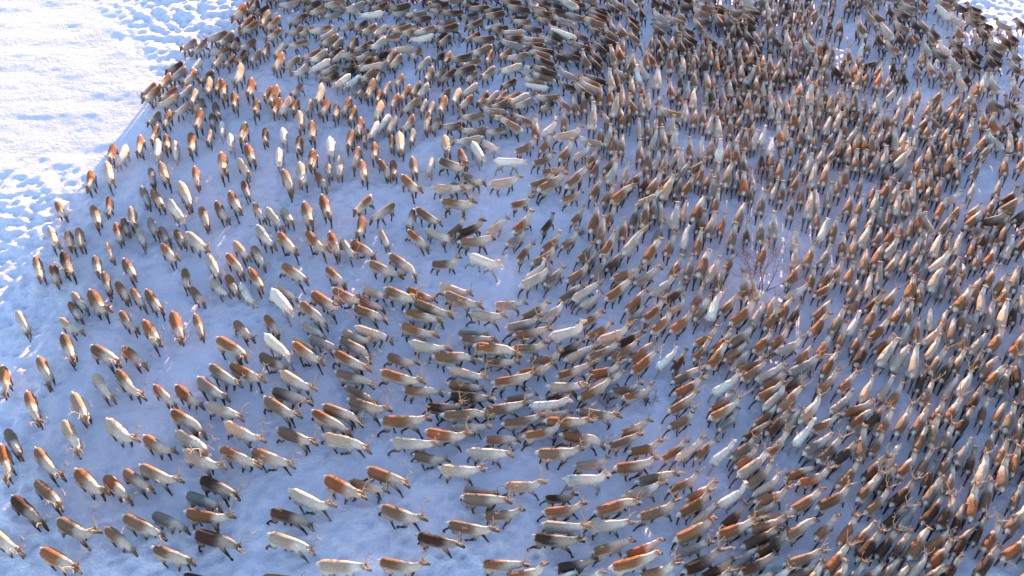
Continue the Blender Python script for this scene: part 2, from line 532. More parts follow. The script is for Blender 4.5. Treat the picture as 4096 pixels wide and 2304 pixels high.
# ------------------------------------------------------------------ herd data (some coats at top and lower right darkened to paint in shade)
# x y heading(deg) scale coat(+a antlers, c collar, t teal mark) neck gait [px py: place in the photo, percent]
NEAR = """
1568 1772 45 95 d 2 5 96 98;1423 1805 38 86 ra 2 3 92 96;678 1775 30 84 da 1 1 70 98;1080 1795 46 88 ra 2 3 82 97;810 1782 27 96 d 1 1 74 98
478 1771 17 90 ra 2 1 64 98;1677 1824 34 93 r 2 1 98 95;965 1803 17 92 ba 2 6 78 97;628 1796 27 99 da 2 5 68 98;41 1771 12 97 ra 2 0 51 98
772 1811 38 81 g 1 2 72 97;1301 1836 48 90 d 2 5 88 95;1194 1836 44 94 da 2 2 85 95;399 1799 15 111 r 1 0 62 98;1362 1845 50 91 r 1 3 90 95
1511 1850 48 89 d 1 2 94 94;1257 1847 46 85 da 2 1 86 95;1431 1858 34 80 ra 1 0 91 94;205 1807 8 85 d 1 6 56 98;-584 1799 -4 111 pa 1 0 33 98
1618 1867 47 85 ra 2 5 97 93;-383 1803 -10 110 ra 1 6 39 98;-42 1809 -2 95 ra 1 4 49 98;874 1854 34 96 d 1 4 75 95;-1540 1826 -26 112 ra 1 6 6 97
600 1853 17 91 ga 2 0 67 95;1584 1894 53 83 da 1 1 96 92;1191 1888 40 84 r 1 6 84 93;436 1855 22 92 r 1 5 63 95;-1161 1840 -20 110 b 1 1 17 96
838 1882 25 94 d 2 2 74 94;330 1866 18 93 r 1 0 59 95;1144 1905 51 80 ra 2 0 83 92;1727 1935 41 96 b 1 2 98 90;976 1915 34 91 b 1 3 78 92
1075 1923 43 78 r 2 2 81 91;1535 1946 58 81 d 1 7 94 90;617 1912 27 107 rc 1 1 68 92;760 1921 19 97 ra 2 3 72 92;-771 1891 -19 109 pa 1 2 28 94
141 1898 -9 104 da 1 2 54 94;-1749 1896 -35 112 pa 1 1 1 94;1493 1957 49 97 da 1 3 92 89;873 1935 15 93 ba 2 2 75 91;-1028 1901 -16 112 da 0 0 21 94
1314 1957 38 78 da 2 5 87 90;-264 1900 -15 103 da 1 5 43 94;-1362 1912 -35 95 b 0 1 11 93;1448 1971 45 93 da 1 5 91 89;1597 1996 66 95 ra 2 1 95 88
-1519 1938 -27 112 ba 1 0 7 92;170 1947 -7 104 pa 1 5 55 91;319 1952 1 100 pa 1 5 59 91;-156 1946 -13 107 ba 1 3 46 92;-1295 1956 -25 107 ba 0 6 14 91
1268 2011 38 88 ba 2 5 86 87;1657 2028 60 87 b 2 4 96 86;1765 2032 55 80 b 2 6 98 86;-1208 1978 -23 94 g 0 6 16 90;1022 2021 31 95 r 2 6 79 87
1117 2027 27 96 ra 2 2 81 87;-1075 1986 -12 112 ra 1 4 20 90;501 2000 17 96 ba 2 2 64 89;1364 2041 39 92 da 2 5 88 86;632 2015 32 102 ra 2 6 68 88
-788 1993 -16 100 da 0 2 28 90;1474 2051 50 91 b 2 2 91 85;-398 1999 -21 112 ba 1 3 39 89;-42 2004 3 91 b 1 6 49 89;170 2013 6 98 ra 1 3 55 89
351 2020 19 104 ra 1 3 60 88;907 2048 15 88 ra 1 5 75 86;-1711 2017 -36 112 da 0 0 3 88;1252 2069 43 93 ra 2 2 85 85;775 2054 31 87 w 2 3 71 86
1326 2097 51 90 d 2 5 87 84;-726 2053 -27 112 pa 1 3 30 87;-1104 2057 -22 98 ga 1 4 20 87;1744 2113 67 98 ba 2 1 98 83;901 2092 33 85 pa 1 3 75 84
-110 2060 -5 107 ba 1 6 47 87;1671 2126 57 101 pa 1 3 96 82;452 2084 16 94 pa 1 2 62 85;163 2075 0 78 da 2 3 54 86;-1652 2079 -38 112 ba 1 0 5 86
1194 2124 43 89 b 2 3 83 83;1073 2126 18 83 ra 2 6 79 83;608 2113 26 87 ra 1 5 67 84;880 2131 37 92 b 2 3 74 83;1292 2151 43 91 da 2 2 85 81
-1059 2108 -25 109 da 1 4 21 85;-1424 2113 -39 99 ra 0 1 11 84;-612 2109 -29 112 ra 1 6 33 85;1416 2164 43 86 b 2 2 89 81;1025 2152 21 79 r 1 2 78 82
1810 2173 60 88 r 2 3 98 80;-1523 2125 -40 112 r 1 1 9 84;-527 2120 -17 95 ba 1 7 36 84;32 2120 -1 92 pa 2 2 51 84;507 2140 14 94 ba 1 3 64 83
257 2137 -2 105 wat 2 7 57 83;-1358 2143 -35 95 ba 1 0 13 83;864 2175 35 99 pa 2 3 73 81;-1285 2155 -26 112 ba 1 0 15 83;-462 2158 -22 106 ra 1 2 38 83
1636 2221 49 88 g 1 2 94 78;1201 2217 37 93 d 2 2 82 79;436 2190 8 103 ra 1 3 62 81;-200 2183 -6 103 pa 1 5 45 82;1149 2231 43 95 ba 1 7 81 78
-1702 2211 -45 112 ba 0 0 4 80;281 2213 7 83 g 1 7 58 80;1280 2255 70 93 b 2 3 84 77;-1139 2218 -29 112 pa 1 4 20 80;768 2241 36 82 w 2 2 70 79
-1855 2223 -61 107 ra 0 0 1 80;1114 2260 34 94 g 1 7 80 77;-892 2229 -22 112 ra 1 3 26 80;1496 2274 55 89 ra 1 3 90 76;-1008 2233 -26 111 ra 1 6 23 79
1599 2279 61 85 ba 2 0 93 76;973 2269 47 87 ra 2 7 76 77;647 2256 36 89 pa 2 3 67 78;-310 2244 -14 88 b 1 3 42 79;1553 2298 67 96 b 2 4 91 76
159 2252 0 106 ba 1 6 54 79;-98 2257 -5 102 pa 1 5 47 79;484 2274 13 84 ra 2 5 63 78;1076 2312 47 92 w 2 5 78 75;-1321 2291 -33 96 r 1 1 15 77
-1189 2298 -32 112 pa 1 1 19 77;-377 2296 -8 109 pa 1 2 40 77;407 2307 22 85 ba 1 6 61 76;-633 2304 -17 112 pa 0 3 33 77;-1860 2309 -52 99 b 0 0 1 76
904 2333 34 86 d 1 5 74 75;1681 2355 49 94 d 1 7 94 73;1385 2351 51 89 r 2 3 86 74;1456 2356 53 96 ba 2 6 88 73;1520 2360 53 93 b 2 6 90 73
-816 2324 -25 110 ba 1 7 29 76;249 2322 -11 102 ra 0 2 57 76;1856 2367 56 92 b 2 5 98 73;-1646 2331 -53 112 pa 0 0 7 75;986 2360 44 94 da 2 3 76 74
-1015 2340 -31 112 pa 1 0 23 75;-50 2331 2 82 ba 0 2 49 76;1294 2375 38 91 ra 1 2 84 73;-1472 2344 -41 112 pa 1 6 12 75;-257 2337 -12 104 ra 1 2 43 76
106 2346 13 98 ra 1 7 53 75;1658 2411 49 92 ra 2 5 93 71;638 2393 29 88 bac 2 3 67 73;1121 2416 46 97 pa 1 3 79 71;-1231 2393 -31 112 ra 0 5 18 73
194 2388 -3 109 ra 1 2 55 73;-166 2385 -1 84 pa 1 5 46 74;1300 2428 21 89 r 1 3 84 71;-696 2395 -31 112 r 0 3 32 73;-421 2394 0 112 ra 0 2 39 73
26 2402 10 95 ba 1 3 51 73;801 2429 29 97 ra 1 6 71 71;1247 2452 40 91 g 2 2 82 70;1756 2463 50 93 d 2 5 95 69;317 2429 -13 102 ba 1 7 58 72
-195 2430 5 106 ba 0 3 45 72;-1104 2442 -25 106 pa 1 0 22 71;-659 2436 -22 107 ra 0 7 33 72;1052 2469 46 99 ba 1 3 77 70;-1647 2454 -53 112 pa 1 4 8 71
-891 2453 -35 112 ba 1 7 27 71;1586 2494 55 87 ba 1 2 91 68;646 2469 34 95 ra 1 3 67 70;-1836 2465 -59 110 ra 0 4 3 70;-41 2459 10 103 ba 1 2 49 71
-563 2465 -21 109 ba 1 5 36 71;-268 2468 -4 97 da 1 3 43 71;1359 2510 56 93 pa 1 7 85 68;135 2477 5 97 w 2 7 53 70;987 2519 29 90 r 2 3 75 68
1744 2538 50 92 pa 1 5 94 67;-1261 2519 -41 97 r 0 6 18 68;-868 2518 -18 101 ba 0 6 28 69;1904 2555 56 90 b 2 2 98 66;-178 2514 -7 104 da 0 3 46 69
482 2526 16 87 r 2 7 62 68;315 2538 31 100 ra 1 7 58 68;-1171 2545 -39 110 g 1 1 21 67;822 2554 31 89 wa 2 5 71 67;1866 2575 42 93 r 2 5 97 66
676 2552 29 86 ra 2 2 67 67;-361 2547 -2 96 ra 0 5 41 68;-1599 2565 -50 100 pa 0 0 10 67;1968 2594 69 95 da 2 2 98 65;-1502 2571 -48 111 ra 0 1 12 67
203 2563 -2 99 pac 2 5 55 67;-190 2569 -11 96 b 1 6 45 67;1692 2609 56 94 d 1 7 92 64;-850 2581 -35 112 pa 1 3 29 66;1004 2612 26 89 p 2 2 75 65
-7 2593 12 106 ra 1 5 50 66;943 2618 35 94 b 1 6 73 65;-1136 2608 -37 112 ba 1 6 22 65;674 2612 31 85 ba 1 2 67 65;-448 2603 -20 110 ra 1 7 39 66
1577 2641 67 106 pa 1 7 89 63;-634 2610 -18 99 ba 0 6 34 65;-1051 2621 -31 112 ra 1 1 24 65;1140 2642 29 92 ga 2 5 78 64;-186 2631 -21 100 pa 1 7 45 65
354 2637 12 92 ra 2 6 59 64;-1845 2643 -53 107 b 0 5 4 64;233 2636 22 97 ra 1 2 56 65;1526 2669 52 97 p 1 2 88 62;1481 2692 52 106 p 1 5 86 62
515 2671 43 98 ra 1 3 63 63;1387 2696 56 96 d 2 2 84 62;810 2693 53 101 ra 1 3 70 62;-959 2688 -33 95 b 1 3 26 62;-649 2684 -32 112 ra 1 7 34 63
-61 2693 -6 94 ra 1 2 49 63;-1626 2711 -32 112 ba 1 4 10 62;-451 2706 -22 88 ba 1 2 39 62;-1519 2717 -40 93 ra 0 0 13 61;124 2708 9 89 ba 2 2 53 62
-248 2710 1 106 ra 0 6 44 62;-826 2723 -39 112 ra 1 3 30 61;1107 2751 22 87 pa 2 3 77 60;260 2731 29 89 pa 1 6 56 61;360 2734 24 96 ba 2 5 59 61
441 2736 32 94 ba 1 2 61 61;1941 2763 48 97 r 2 2 97 59;-1131 2750 -33 112 ra 1 5 23 60;-1785 2754 -57 112 ba 1 0 7 60;-948 2758 -44 112 wa 1 3 27 60
-80 2750 -9 112 ra 0 2 48 61;-641 2763 -31 104 ba 0 3 34 60;62 2762 1 96 ba 2 5 51 60;-349 2765 -17 103 pa 1 6 42 60;-769 2785 -27 94 g 0 2 31 59
1481 2820 43 96 ra 2 2 86 58;-148 2803 -4 101 b 1 6 46 59;406 2818 22 99 pa 2 7 60 58;-1467 2826 -53 112 ra 1 0 15 58;-580 2837 -22 101 pac 0 6 36 58
220 2836 16 102 w 2 5 55 58;1249 2859 49 93 r 2 3 80 57;67 2843 12 94 ba 1 3 52 58;-395 2848 -24 102 ra 1 5 41 57;-1379 2879 -64 102 ra 0 0 17 56
609 2878 46 96 ra 2 6 64 56;1472 2895 57 95 ba 2 6 85 55;2020 2903 61 105 p 1 5 98 55;35 2886 16 96 ga 1 2 51 56;945 2916 42 106 ra 2 3 72 55
-383 2926 -18 106 ra 1 6 41 55;-831 2941 -43 111 ba 0 2 30 54;-115 2937 -10 97 pa 1 2 47 55;583 2947 44 93 ra 2 2 64 54;-605 2950 -24 97 ra 0 5 36 54
838 2961 68 101 wa 1 5 70 54;-348 2966 -28 111 ba 1 2 42 54;1877 2987 47 110 r 1 3 94 53;-1739 2996 -54 112 r 1 1 9 53;-968 3002 -51 112 wa 1 2 27 52
-787 3000 -38 112 rac 2 2 32 52;-1507 3010 -53 102 ba 1 1 15 52;-18 3005 1 86 p 1 7 50 53;-221 3013 -29 111 ba 1 5 45 52;-703 3035 -32 106 b 2 3 34 51
-477 3042 -28 107 ra 2 6 39 51;441 3064 43 103 ra 1 6 60 51;635 3093 38 92 pa 2 3 65 50;1802 3118 57 104 p 1 2 91 49;90 3135 34 102 pa 1 5 52 49
-945 3175 -38 104 r 1 2 29 47;279 3171 39 91 ba 2 6 56 48;-566 3204 -31 99 ba 0 6 37 46;826 3214 67 107 b 1 5 69 46;-1934 3222 -61 112 da 1 1 7 46
-481 3230 -41 107 ba 0 3 39 46;-125 3242 -29 108 wa 2 2 47 45;608 3298 60 102 r 1 5 63 44;420 3331 61 105 ra 1 4 59 43;527 3345 57 111 pa 1 5 62 43
-1000 3352 -52 112 ra 1 3 28 42;-1402 3358 -44 112 pa 1 1 19 42;-876 3359 -54 112 ra 1 3 31 42;-171 3370 8 102 ba 1 5 46 42;398 3421 78 108 b 1 0 59 41
850 3573 65 109 r 1 6 68 37;-258 3610 -14 106 ba 2 4 45 35;38 3636 24 81 rac 2 4 51 35;-309 3724 -6 97 pa 1 1 44 33;177 3745 38 108 ba 1 7 54 32
-43 3764 12 99 p 1 1 49 32;295 3780 53 112 ba 1 1 56 31;-292 3884 -29 106 bac 2 0 44 29;-21 3914 -3 99 w 1 0 50 28;185 4175 53 91 wac 2 0 54 22
"""
FAR = """
-1051 1761 -13 87 d 0 6;1336 2264 49 78 ra 2 3;1378 2209 55 83 p 1 2;1748 2259 59 78 b 1 2;1776 2215 52 82 ba 2 2;1656 2184 58 79 d 2 2
1561 2175 51 78 b 2 3;1485 2179 53 79 b 2 6;923 1979 7 80 g 1 5;1558 2103 61 78 b 1 1;1487 2125 59 78 d 1 7;1366 1961 45 78 g 1 5;1367 1724 33 92 d 2 1
1444 1749 45 86 d 2 4;1336 1757 42 83 p 1 6;1241 1751 45 81 b 1 5;1178 1738 36 78 r 2 5;1123 1736 43 81 ga 2 3;960 1760 20 79 ba 2 1
861 1727 35 87 pa 1 6;979 1716 53 94 ra 2 5;1066 1730 42 88 r 2 4;1252 1704 50 93 r 1 4;1877 2322 63 82 r 2 2;1572 5443 81 85 b 2 6
1621 5481 76 86 d 1 0;1675 5551 78 79 d 1 3;1747 5553 77 79 r 1 0;1641 5370 74 89 d 2 4;1698 5425 76 89 b 2 4;1728 5380 76 88 b 2 1
1802 5542 67 83 b 1 0;1802 5448 56 86 b 2 3;1912 5464 69 82 d 2 2;1817 5350 75 87 ba 2 1;1867 5314 82 83 d 1 4;1904 5256 76 112 d 1 2
1748 5312 81 82 g 2 4;1520 5328 94 88 b 2 2;1493 5186 81 91 ba 1 1;1598 5270 87 93 b 2 4;1634 5218 80 79 r 2 5;1671 5186 84 90 b 2 0
1716 5127 95 89 ba 2 2;1581 5116 90 95 p 2 5;1523 5111 100 87 d 2 6;1463 5025 84 79 d 1 5;1641 5060 86 88 r 1 2;1684 5072 106 96 pa 2 2
1736 5013 80 97 r 2 7;1785 5067 81 93 da 2 7;1812 5012 73 80 b 1 7;1528 4974 80 93 d 2 0;1598 4986 80 91 b 2 2;1648 4893 70 94 d 2 1
1595 4849 77 84 b 2 6;1736 4876 72 107 ra 1 3;1692 4898 80 89 p 2 5;1723 4763 78 81 ba 2 7;1895 4972 82 85 ra 2 3;1971 5015 75 78 w 2 0
2028 5071 70 79 b 1 3;2030 5239 94 112 b 2 0;2125 5387 100 97 g 2 2;2028 5546 75 97 d 2 2;2095 5554 74 88 d 2 5;2161 5581 110 93 b 2 3
2182 5405 116 87 b 2 7;2279 5496 92 78 d 1 6;2289 5381 90 88 d 2 0;2338 5439 104 96 d 2 7;2394 5520 139 95 b 2 0;2495 5562 97 79 r 1 0
2578 5451 103 102 w 1 0;2644 5394 120 78 w 2 0;2619 5565 132 96 b 2 7;2711 5533 116 89 d 1 1;2794 5536 133 78 d 2 3;2774 5429 127 90 d 2 3
2724 5339 127 96 d 2 7;2783 5323 128 85 d 2 3;2897 5328 128 78 ga 2 5;2897 5176 99 79 d 2 7;3005 5323 110 84 d 1 0;2834 5096 111 96 da 1 2
2762 5067 127 96 ba 2 1;2727 4993 111 88 d 1 5;2697 4914 121 80 d 2 3;2663 4882 95 96 d 1 5;2737 5189 105 95 da 2 6;2688 5177 93 78 p 2 1
2630 4996 102 78 d 2 1;2593 4983 98 82 d 1 2;2583 5185 87 106 ba 1 1;2541 5099 114 84 d 1 7;2463 5044 115 82 w 2 0;2419 5161 94 85 b 1 1
2456 5217 98 86 d 2 1;2417 5300 96 88 ba 1 2;2372 5307 98 93 d 1 2;2286 5293 122 89 b 2 6;2173 5210 100 106 p 1 7;2108 5125 93 96 da 2 7
2238 5155 96 91 d 1 7;2298 5143 90 90 b 1 4;2332 5184 105 80 b 2 0;2164 5058 123 89 r 2 7;2356 5039 93 88 p 1 4;2408 4974 119 91 d 2 4
2459 4878 101 90 p 1 7;2556 4966 89 88 d 1 7;2563 4863 117 87 d 2 0;2512 4977 101 88 d 1 6;2835 4960 93 82 b 1 0;2783 4834 106 86 b 2 1
2486 4739 86 78 d 2 4;2427 4677 92 95 p 2 0;2398 4762 81 87 r 2 6;2357 4763 86 78 g 1 3;2310 4818 87 92 r 1 7;2242 4817 91 78 g 1 7
2295 4935 77 87 b 1 3;2197 4925 73 79 b 1 1;2114 4847 81 83 d 2 5;2147 4741 87 80 d 2 5;2103 4727 73 86 d 2 4;2000 4898 22 81 d 2 4
1936 4878 87 83 r 2 7;1852 4895 79 90 b 1 0;1792 4811 107 89 d 1 0;1844 4784 86 89 r 2 6;1891 4821 75 87 r 1 4;1875 4696 70 112 ba 1 1
1937 4755 66 81 ba 2 0;1985 4702 64 101 ra 2 7;2010 4803 56 88 r 2 3;2043 4709 69 78 r 1 5;2022 4583 52 81 p 2 5;2049 4506 64 78 p 1 0
2104 4503 66 78 b 2 5;2161 4563 68 90 r 2 4;2248 4539 48 91 ba 2 1;2173 4429 63 87 r 2 6;2228 4423 63 90 ba 2 2;2340 4502 50 87 r 2 0
2268 4408 54 78 r 1 7;2406 4517 51 82 p 2 7;2486 4611 70 87 r 1 5;2542 4662 74 95 p 2 5;2593 4645 93 97 p 2 0;2701 4610 90 90 p 2 4
2340 4399 53 79 r 2 6;2418 4446 76 90 r 2 2;2516 4448 85 89 r 1 5;2556 4477 115 81 ba 2 6;2625 4473 106 83 da 2 5;2431 4327 77 92 r 1 3
2464 4273 89 95 r 2 3;2507 4252 79 81 ba 2 1;2583 4301 95 92 da 2 3;2289 4277 64 107 da 1 2;2321 4236 57 93 p 2 2;2273 4341 68 93 ba 2 3
2172 4299 105 94 b 2 5;2111 4305 52 86 r 2 6;2115 4246 59 86 ra 2 7;2178 4182 59 95 r 1 2;2046 4336 61 96 r 1 5;1996 4370 66 91 g 1 4
1940 4329 83 88 r 2 0;1973 4177 65 78 p 1 3;1845 4251 67 88 r 2 6;1892 4175 59 93 d 2 4;1924 4145 78 94 p 2 2;2026 4144 72 86 p 2 2
1846 4368 69 84 ra 1 6;1913 4374 66 80 p 1 6;1792 4326 68 83 g 1 6;1796 4406 49 83 ra 2 3;1807 4499 74 97 b 2 4;1863 4507 69 82 g 2 2
1916 4472 70 85 p 2 6;1736 4394 72 95 ba 2 6;1709 4444 72 87 p 2 3;1675 4477 71 103 ba 1 2;1748 4577 75 82 r 2 0;1762 4506 72 88 b 2 4
1616 4450 75 94 ba 2 7;1670 4563 73 80 b 2 2;1629 4564 75 82 p 2 3;1579 4539 77 108 pa 2 4;1656 4677 75 95 r 2 0;1621 4740 70 89 p 2 3
1539 4613 72 90 r 1 5;1491 4525 81 94 pa 2 3;1525 4476 80 79 g 2 5;1555 4779 82 82 d 1 7;1515 4767 81 88 d 1 2;1471 4724 80 93 ba 1 6
1426 4718 71 98 d 1 4;1481 4868 69 82 r 1 4;1430 4847 85 94 b 2 5;1389 4618 83 78 pa 2 6;1375 4519 96 87 p 2 7;1448 4465 88 82 p 2 2
1417 4509 89 80 p 2 5;1382 4370 80 82 pa 2 2;1353 4420 84 89 p 2 1;1445 4314 74 103 ra 2 1;1497 4338 77 91 pa 2 4;1580 4334 76 88 ra 2 2
1547 4378 73 96 b 1 6;1509 4233 74 106 pa 1 2;1611 4277 66 96 p 1 2;1668 4302 68 101 p 1 5;1695 4249 75 89 r 2 7;1588 4166 53 81 r 1 3
1643 4156 67 89 p 1 5;1452 4169 75 88 ra 2 6;1530 4164 76 78 b 1 2;1353 4180 88 97 r 2 3;1393 4226 86 85 p 1 5;1709 4186 57 87 p 2 0
1763 4128 78 85 r 1 7;1849 4177 61 81 p 2 3;2272 4133 59 92 r 2 1;2361 4145 53 83 r 2 2;2495 4125 72 91 p 1 6;2425 4141 111 90 p 2 6
2544 4217 83 86 d 2 7;2124 4173 55 84 p 2 6;1537 5490 91 86 p 2 1;-124 2106 -10 83 ga 1 7;-784 1763 -4 87 r 0 1;590 2256 35 79 ra 2 2
704 2261 47 78 r 1 6;844 2259 37 81 ba 1 7;850 2217 40 78 r 2 3;664 2077 29 82 ra 2 2;663 1984 42 80 pa 1 7;868 1999 25 78 b 1 6;767 1977 39 78 da 1 6
807 1738 21 78 r 1 0;155 1757 28 78 w 1 5;239 1756 9 85 p 2 1;653 1720 26 95 ba 2 5;-1829 3025 -48 85 ga 0 1;-1835 2975 -52 78 ra 0 1
-2025 2906 -53 93 pa 0 0;-1831 2888 -38 82 pa 0 5;-1596 2912 -51 86 ba 0 1;-1661 3083 -51 87 ra 0 1;-1585 3043 -51 86 ra 0 1;-1294 2889 -65 84 b 0 4
-1111 2865 -48 84 ba 0 0;-1996 2610 -65 93 ra 0 0;-1352 2527 -42 88 r 0 4;-1339 3061 -50 78 ba 0 6;-1260 3105 -49 81 pa 0 0;-1202 3122 -58 85 ra 0 1
-1130 3065 -59 89 wa 0 1;-966 3072 -37 86 p 0 2;-603 3015 -33 83 ra 0 5;-588 3075 -30 82 p 1 3;-395 3055 -31 93 ra 1 2;-252 3081 -27 97 pa 1 2
-171 2849 -7 80 ga 1 6;-992 2889 -52 88 r 0 6;-822 2865 -36 83 pa 0 3;-850 2792 -35 78 p 1 7;-645 2822 -29 92 pa 1 3;-596 2532 -30 93 ba 0 6
86 2954 35 94 b 1 6;160 2953 36 87 p 1 3;239 3061 44 87 b 1 3;303 3065 37 94 pa 1 7;329 3030 33 78 pa 1 3;513 3008 51 93 ra 1 3;509 2937 44 82 ba 1 2
683 3048 41 86 da 2 5;687 2987 36 78 pa 2 6;781 3027 65 89 r 2 2;786 2958 57 88 b 2 2;902 2984 48 89 ra 2 3;993 3080 82 99 b 1 6;1036 3078 90 78 p 2 6
1016 2926 59 84 pa 1 2;1067 2898 55 89 r 2 7;312 2914 30 84 ra 2 3;691 2886 42 89 ra 2 3;350 2851 32 86 ra 1 6;475 2813 34 80 da 1 2
231 2768 33 82 da 1 6;511 2732 42 88 ra 1 3;614 2699 40 82 wa 1 2;662 2682 57 82 da 1 2;782 2804 34 88 r 2 6;757 2735 51 85 r 2 2;842 2776 44 86 r 2 7
920 2797 41 94 ba 1 3;889 2725 38 86 ra 1 3;901 2685 49 78 p 1 3;1005 2769 43 87 r 2 7;82 2645 13 94 ra 1 5;372 2600 22 82 p 2 2;939 2659 22 82 ra 2 6
175 2519 11 78 d 1 6;436 2558 9 78 ba 2 2;25 2521 9 78 b 1 5;149 2435 6 86 p 1 2;458 2372 24 78 ba 2 6;800 2478 33 83 b 1 7;814 2388 44 80 g 1 5
950 2400 39 84 r 1 3;1076 2973 61 82 p 1 3;1132 2949 64 89 r 1 7;1170 2926 59 87 d 1 2;1199 3064 31 81 p 1 5;1319 3073 34 83 ra 2 6
1279 2945 47 88 ba 1 2;1074 2785 43 87 ra 2 2;1330 2870 58 96 ba 2 6;1399 2867 57 82 w 2 6;1431 2987 52 81 b 2 3;1507 2987 45 89 d 2 3
1585 3018 50 84 r 1 2;1515 3088 67 88 p 1 1;1441 3060 56 89 b 1 7;1331 2797 63 90 ra 1 2;1245 2741 54 88 ra 1 7;1157 2706 44 78 r 1 2
1386 2767 56 80 ra 2 2;1488 2756 40 82 r 2 3;1588 2917 56 93 r 2 6;1634 2912 63 96 b 2 0;1720 3032 73 90 b 2 0;1722 2896 70 78 pa 1 7
1772 2885 64 78 r 1 3;1595 2814 56 78 p 1 3;1643 2823 67 81 r 2 2;1697 2798 42 88 p 2 5;1676 2722 53 93 p 2 2;1791 2827 68 85 b 1 6
1855 2894 61 80 r 2 1;1891 2865 64 87 g 2 2;1969 2903 65 97 ga 2 3;1960 2985 70 97 p 2 4;2078 2928 65 86 da 2 0;2071 3033 55 91 r 2 7
1865 2753 46 88 p 1 6;2019 2742 48 94 r 1 7;1818 2775 59 87 b 2 7;1762 2661 54 83 ra 2 6;1669 2650 51 94 ba 2 2;1584 2562 61 84 da 2 7
1821 2644 50 86 d 2 6;1866 2632 47 87 b 1 2;1691 2536 48 78 p 1 2;1466 2491 53 81 ra 2 2;1437 2524 50 82 p 2 2;1242 2640 55 91 ra 1 2
1221 2561 44 85 ra 2 5;1295 2557 44 82 ra 2 3;1096 2573 32 78 d 1 6;1010 2572 34 83 ra 2 3;1045 2374 52 82 pa 1 2;1165 2364 28 80 ra 1 2
1359 2385 44 87 d 2 5;1598 2403 48 84 r 2 2;1775 2409 62 78 b 2 2;1837 2408 53 81 ra 1 2;999 2479 44 92 pa 1 2;1886 3075 68 89 b 2 2
1964 3069 60 88 b 1 2;2138 2997 71 92 p 2 2;-1958 4003 -85 87 ra 1 1;-1896 3981 -91 95 wa 0 0;-1994 3785 -76 101 ra 1 0;-1918 3826 -68 112 pa 1 0
-2086 3597 -58 83 ra 0 6;-1869 3630 -75 82 ra 0 0;-1901 3539 -62 100 ra 1 0;-2054 3400 -62 100 pa 1 0;-1980 3394 -64 85 ba 1 1;-1935 3402 -67 92 ba 1 1
-2056 3209 -63 101 ra 1 6;-1984 3192 -60 81 ra 0 5;-1808 3227 -65 88 b 1 6;-1783 3325 -64 81 pa 0 6;-1659 3202 -55 97 b 1 0;-1740 3130 -64 89 b 0 0
-1776 3443 -66 87 ra 0 6;-1758 3491 -64 78 b 0 6;-1734 3536 -70 94 ga 1 4;-1669 3423 -61 82 pa 0 5;-1723 3839 -70 81 ga 0 0;-1659 3832 -66 112 ba 1 1
-1717 3692 -62 88 ga 0 4;-1646 3652 -56 105 ra 1 6;-1542 3574 -56 108 wa 1 1;-1629 3480 -61 86 g 1 1;-1565 3430 -59 82 ga 1 1;-1488 3404 -55 86 r 1 6
-1511 3296 -51 101 ra 1 4;-1527 3688 -62 112 pa 0 4;-1510 3835 -74 89 ra 0 6;-1391 3900 -75 112 ra 1 5;-1285 3878 -58 105 pa 1 0
-1407 3541 -63 97 r 0 0;-1342 3587 -61 91 ba 0 4;-1287 3636 -63 103 ra 1 0;-1260 3749 -66 78 r 0 4;-1276 3977 -68 108 ra 1 6;-1202 3327 -52 88 pa 0 5
-1210 3236 -50 97 ra 0 5;-1303 3227 -60 96 pa 0 1;-1410 3163 -74 78 ra 0 0;-1736 4024 -77 99 wa 1 1;-1653 4032 -75 88 w 0 0;-1130 3956 -81 97 wa 1 6
-1061 3782 -64 108 ra 0 0;-1000 3825 -75 112 pa 1 6;-966 3934 -86 104 ra 1 6;-909 3805 -59 84 ra 0 6;-881 3879 -75 78 pa 1 0;-833 3902 -83 92 pa 0 1
-892 4038 -82 99 w 1 5;-756 3968 -94 92 r 0 5;-711 3850 -78 103 ra 1 1;-672 4006 -85 92 ra 1 0;-613 3885 -62 89 ba 0 0;-569 3881 -82 85 ra 1 1
-472 3888 -80 94 b 1 4;-393 3912 -96 78 wa 0 1;-482 3757 -53 101 ra 1 4;-235 3951 -70 93 ra 1 5;-196 3797 -41 91 ba 1 1;-245 3753 -14 78 r 1 0
-168 3990 -68 102 wa 1 5;-322 4044 -81 98 p 1 1;-551 4064 -84 102 pa 1 1;-687 3615 -118 97 ba 1 1;-583 3577 -131 93 ba 0 0;-390 3537 -44 98 ba 1 6
-459 3534 -96 84 ra 1 6;-683 3477 -88 90 r 1 0;-573 3409 -67 80 pa 0 5;-427 3398 -48 91 ra 0 2;-337 3418 -33 93 pa 1 5;-255 3458 51 80 b 2 3
-194 3450 33 91 da 2 7;-75 3474 43 83 pa 1 6;-298 3243 4 86 ba 2 5;-669 3340 -37 89 ra 0 3;-730 3334 -59 92 pa 1 2;-792 3366 -66 97 r 0 5
-859 3594 -71 112 r 1 1;-932 3540 -71 112 ba 1 0;-1031 3550 -57 87 pa 1 1;-1088 3530 -56 99 p 0 4;-1112 3407 -57 103 pa 0 1;-1169 3583 -61 86 b 0 4
-1119 3289 -60 92 ra 0 6;-1098 3137 -56 102 ra 1 0;-768 3170 -47 89 ra 0 3;-110 4057 -43 78 wa 1 5;-1553 5237 -102 112 r 1 6;-1494 5328 -97 89 da 0 1
-1438 5280 -124 85 d 1 0;-1399 5167 -96 112 ba 1 1;-1348 5138 -111 99 ra 1 6;-1476 5108 -120 91 ra 1 0;-1505 5146 -109 92 r 1 0
-1326 5032 -114 92 ra 1 6;-1296 5364 -153 79 pa 1 0;-1640 5014 -140 92 ra 1 5;-1781 4934 -119 88 ba 1 5;-1716 4909 -106 91 ba 1 5
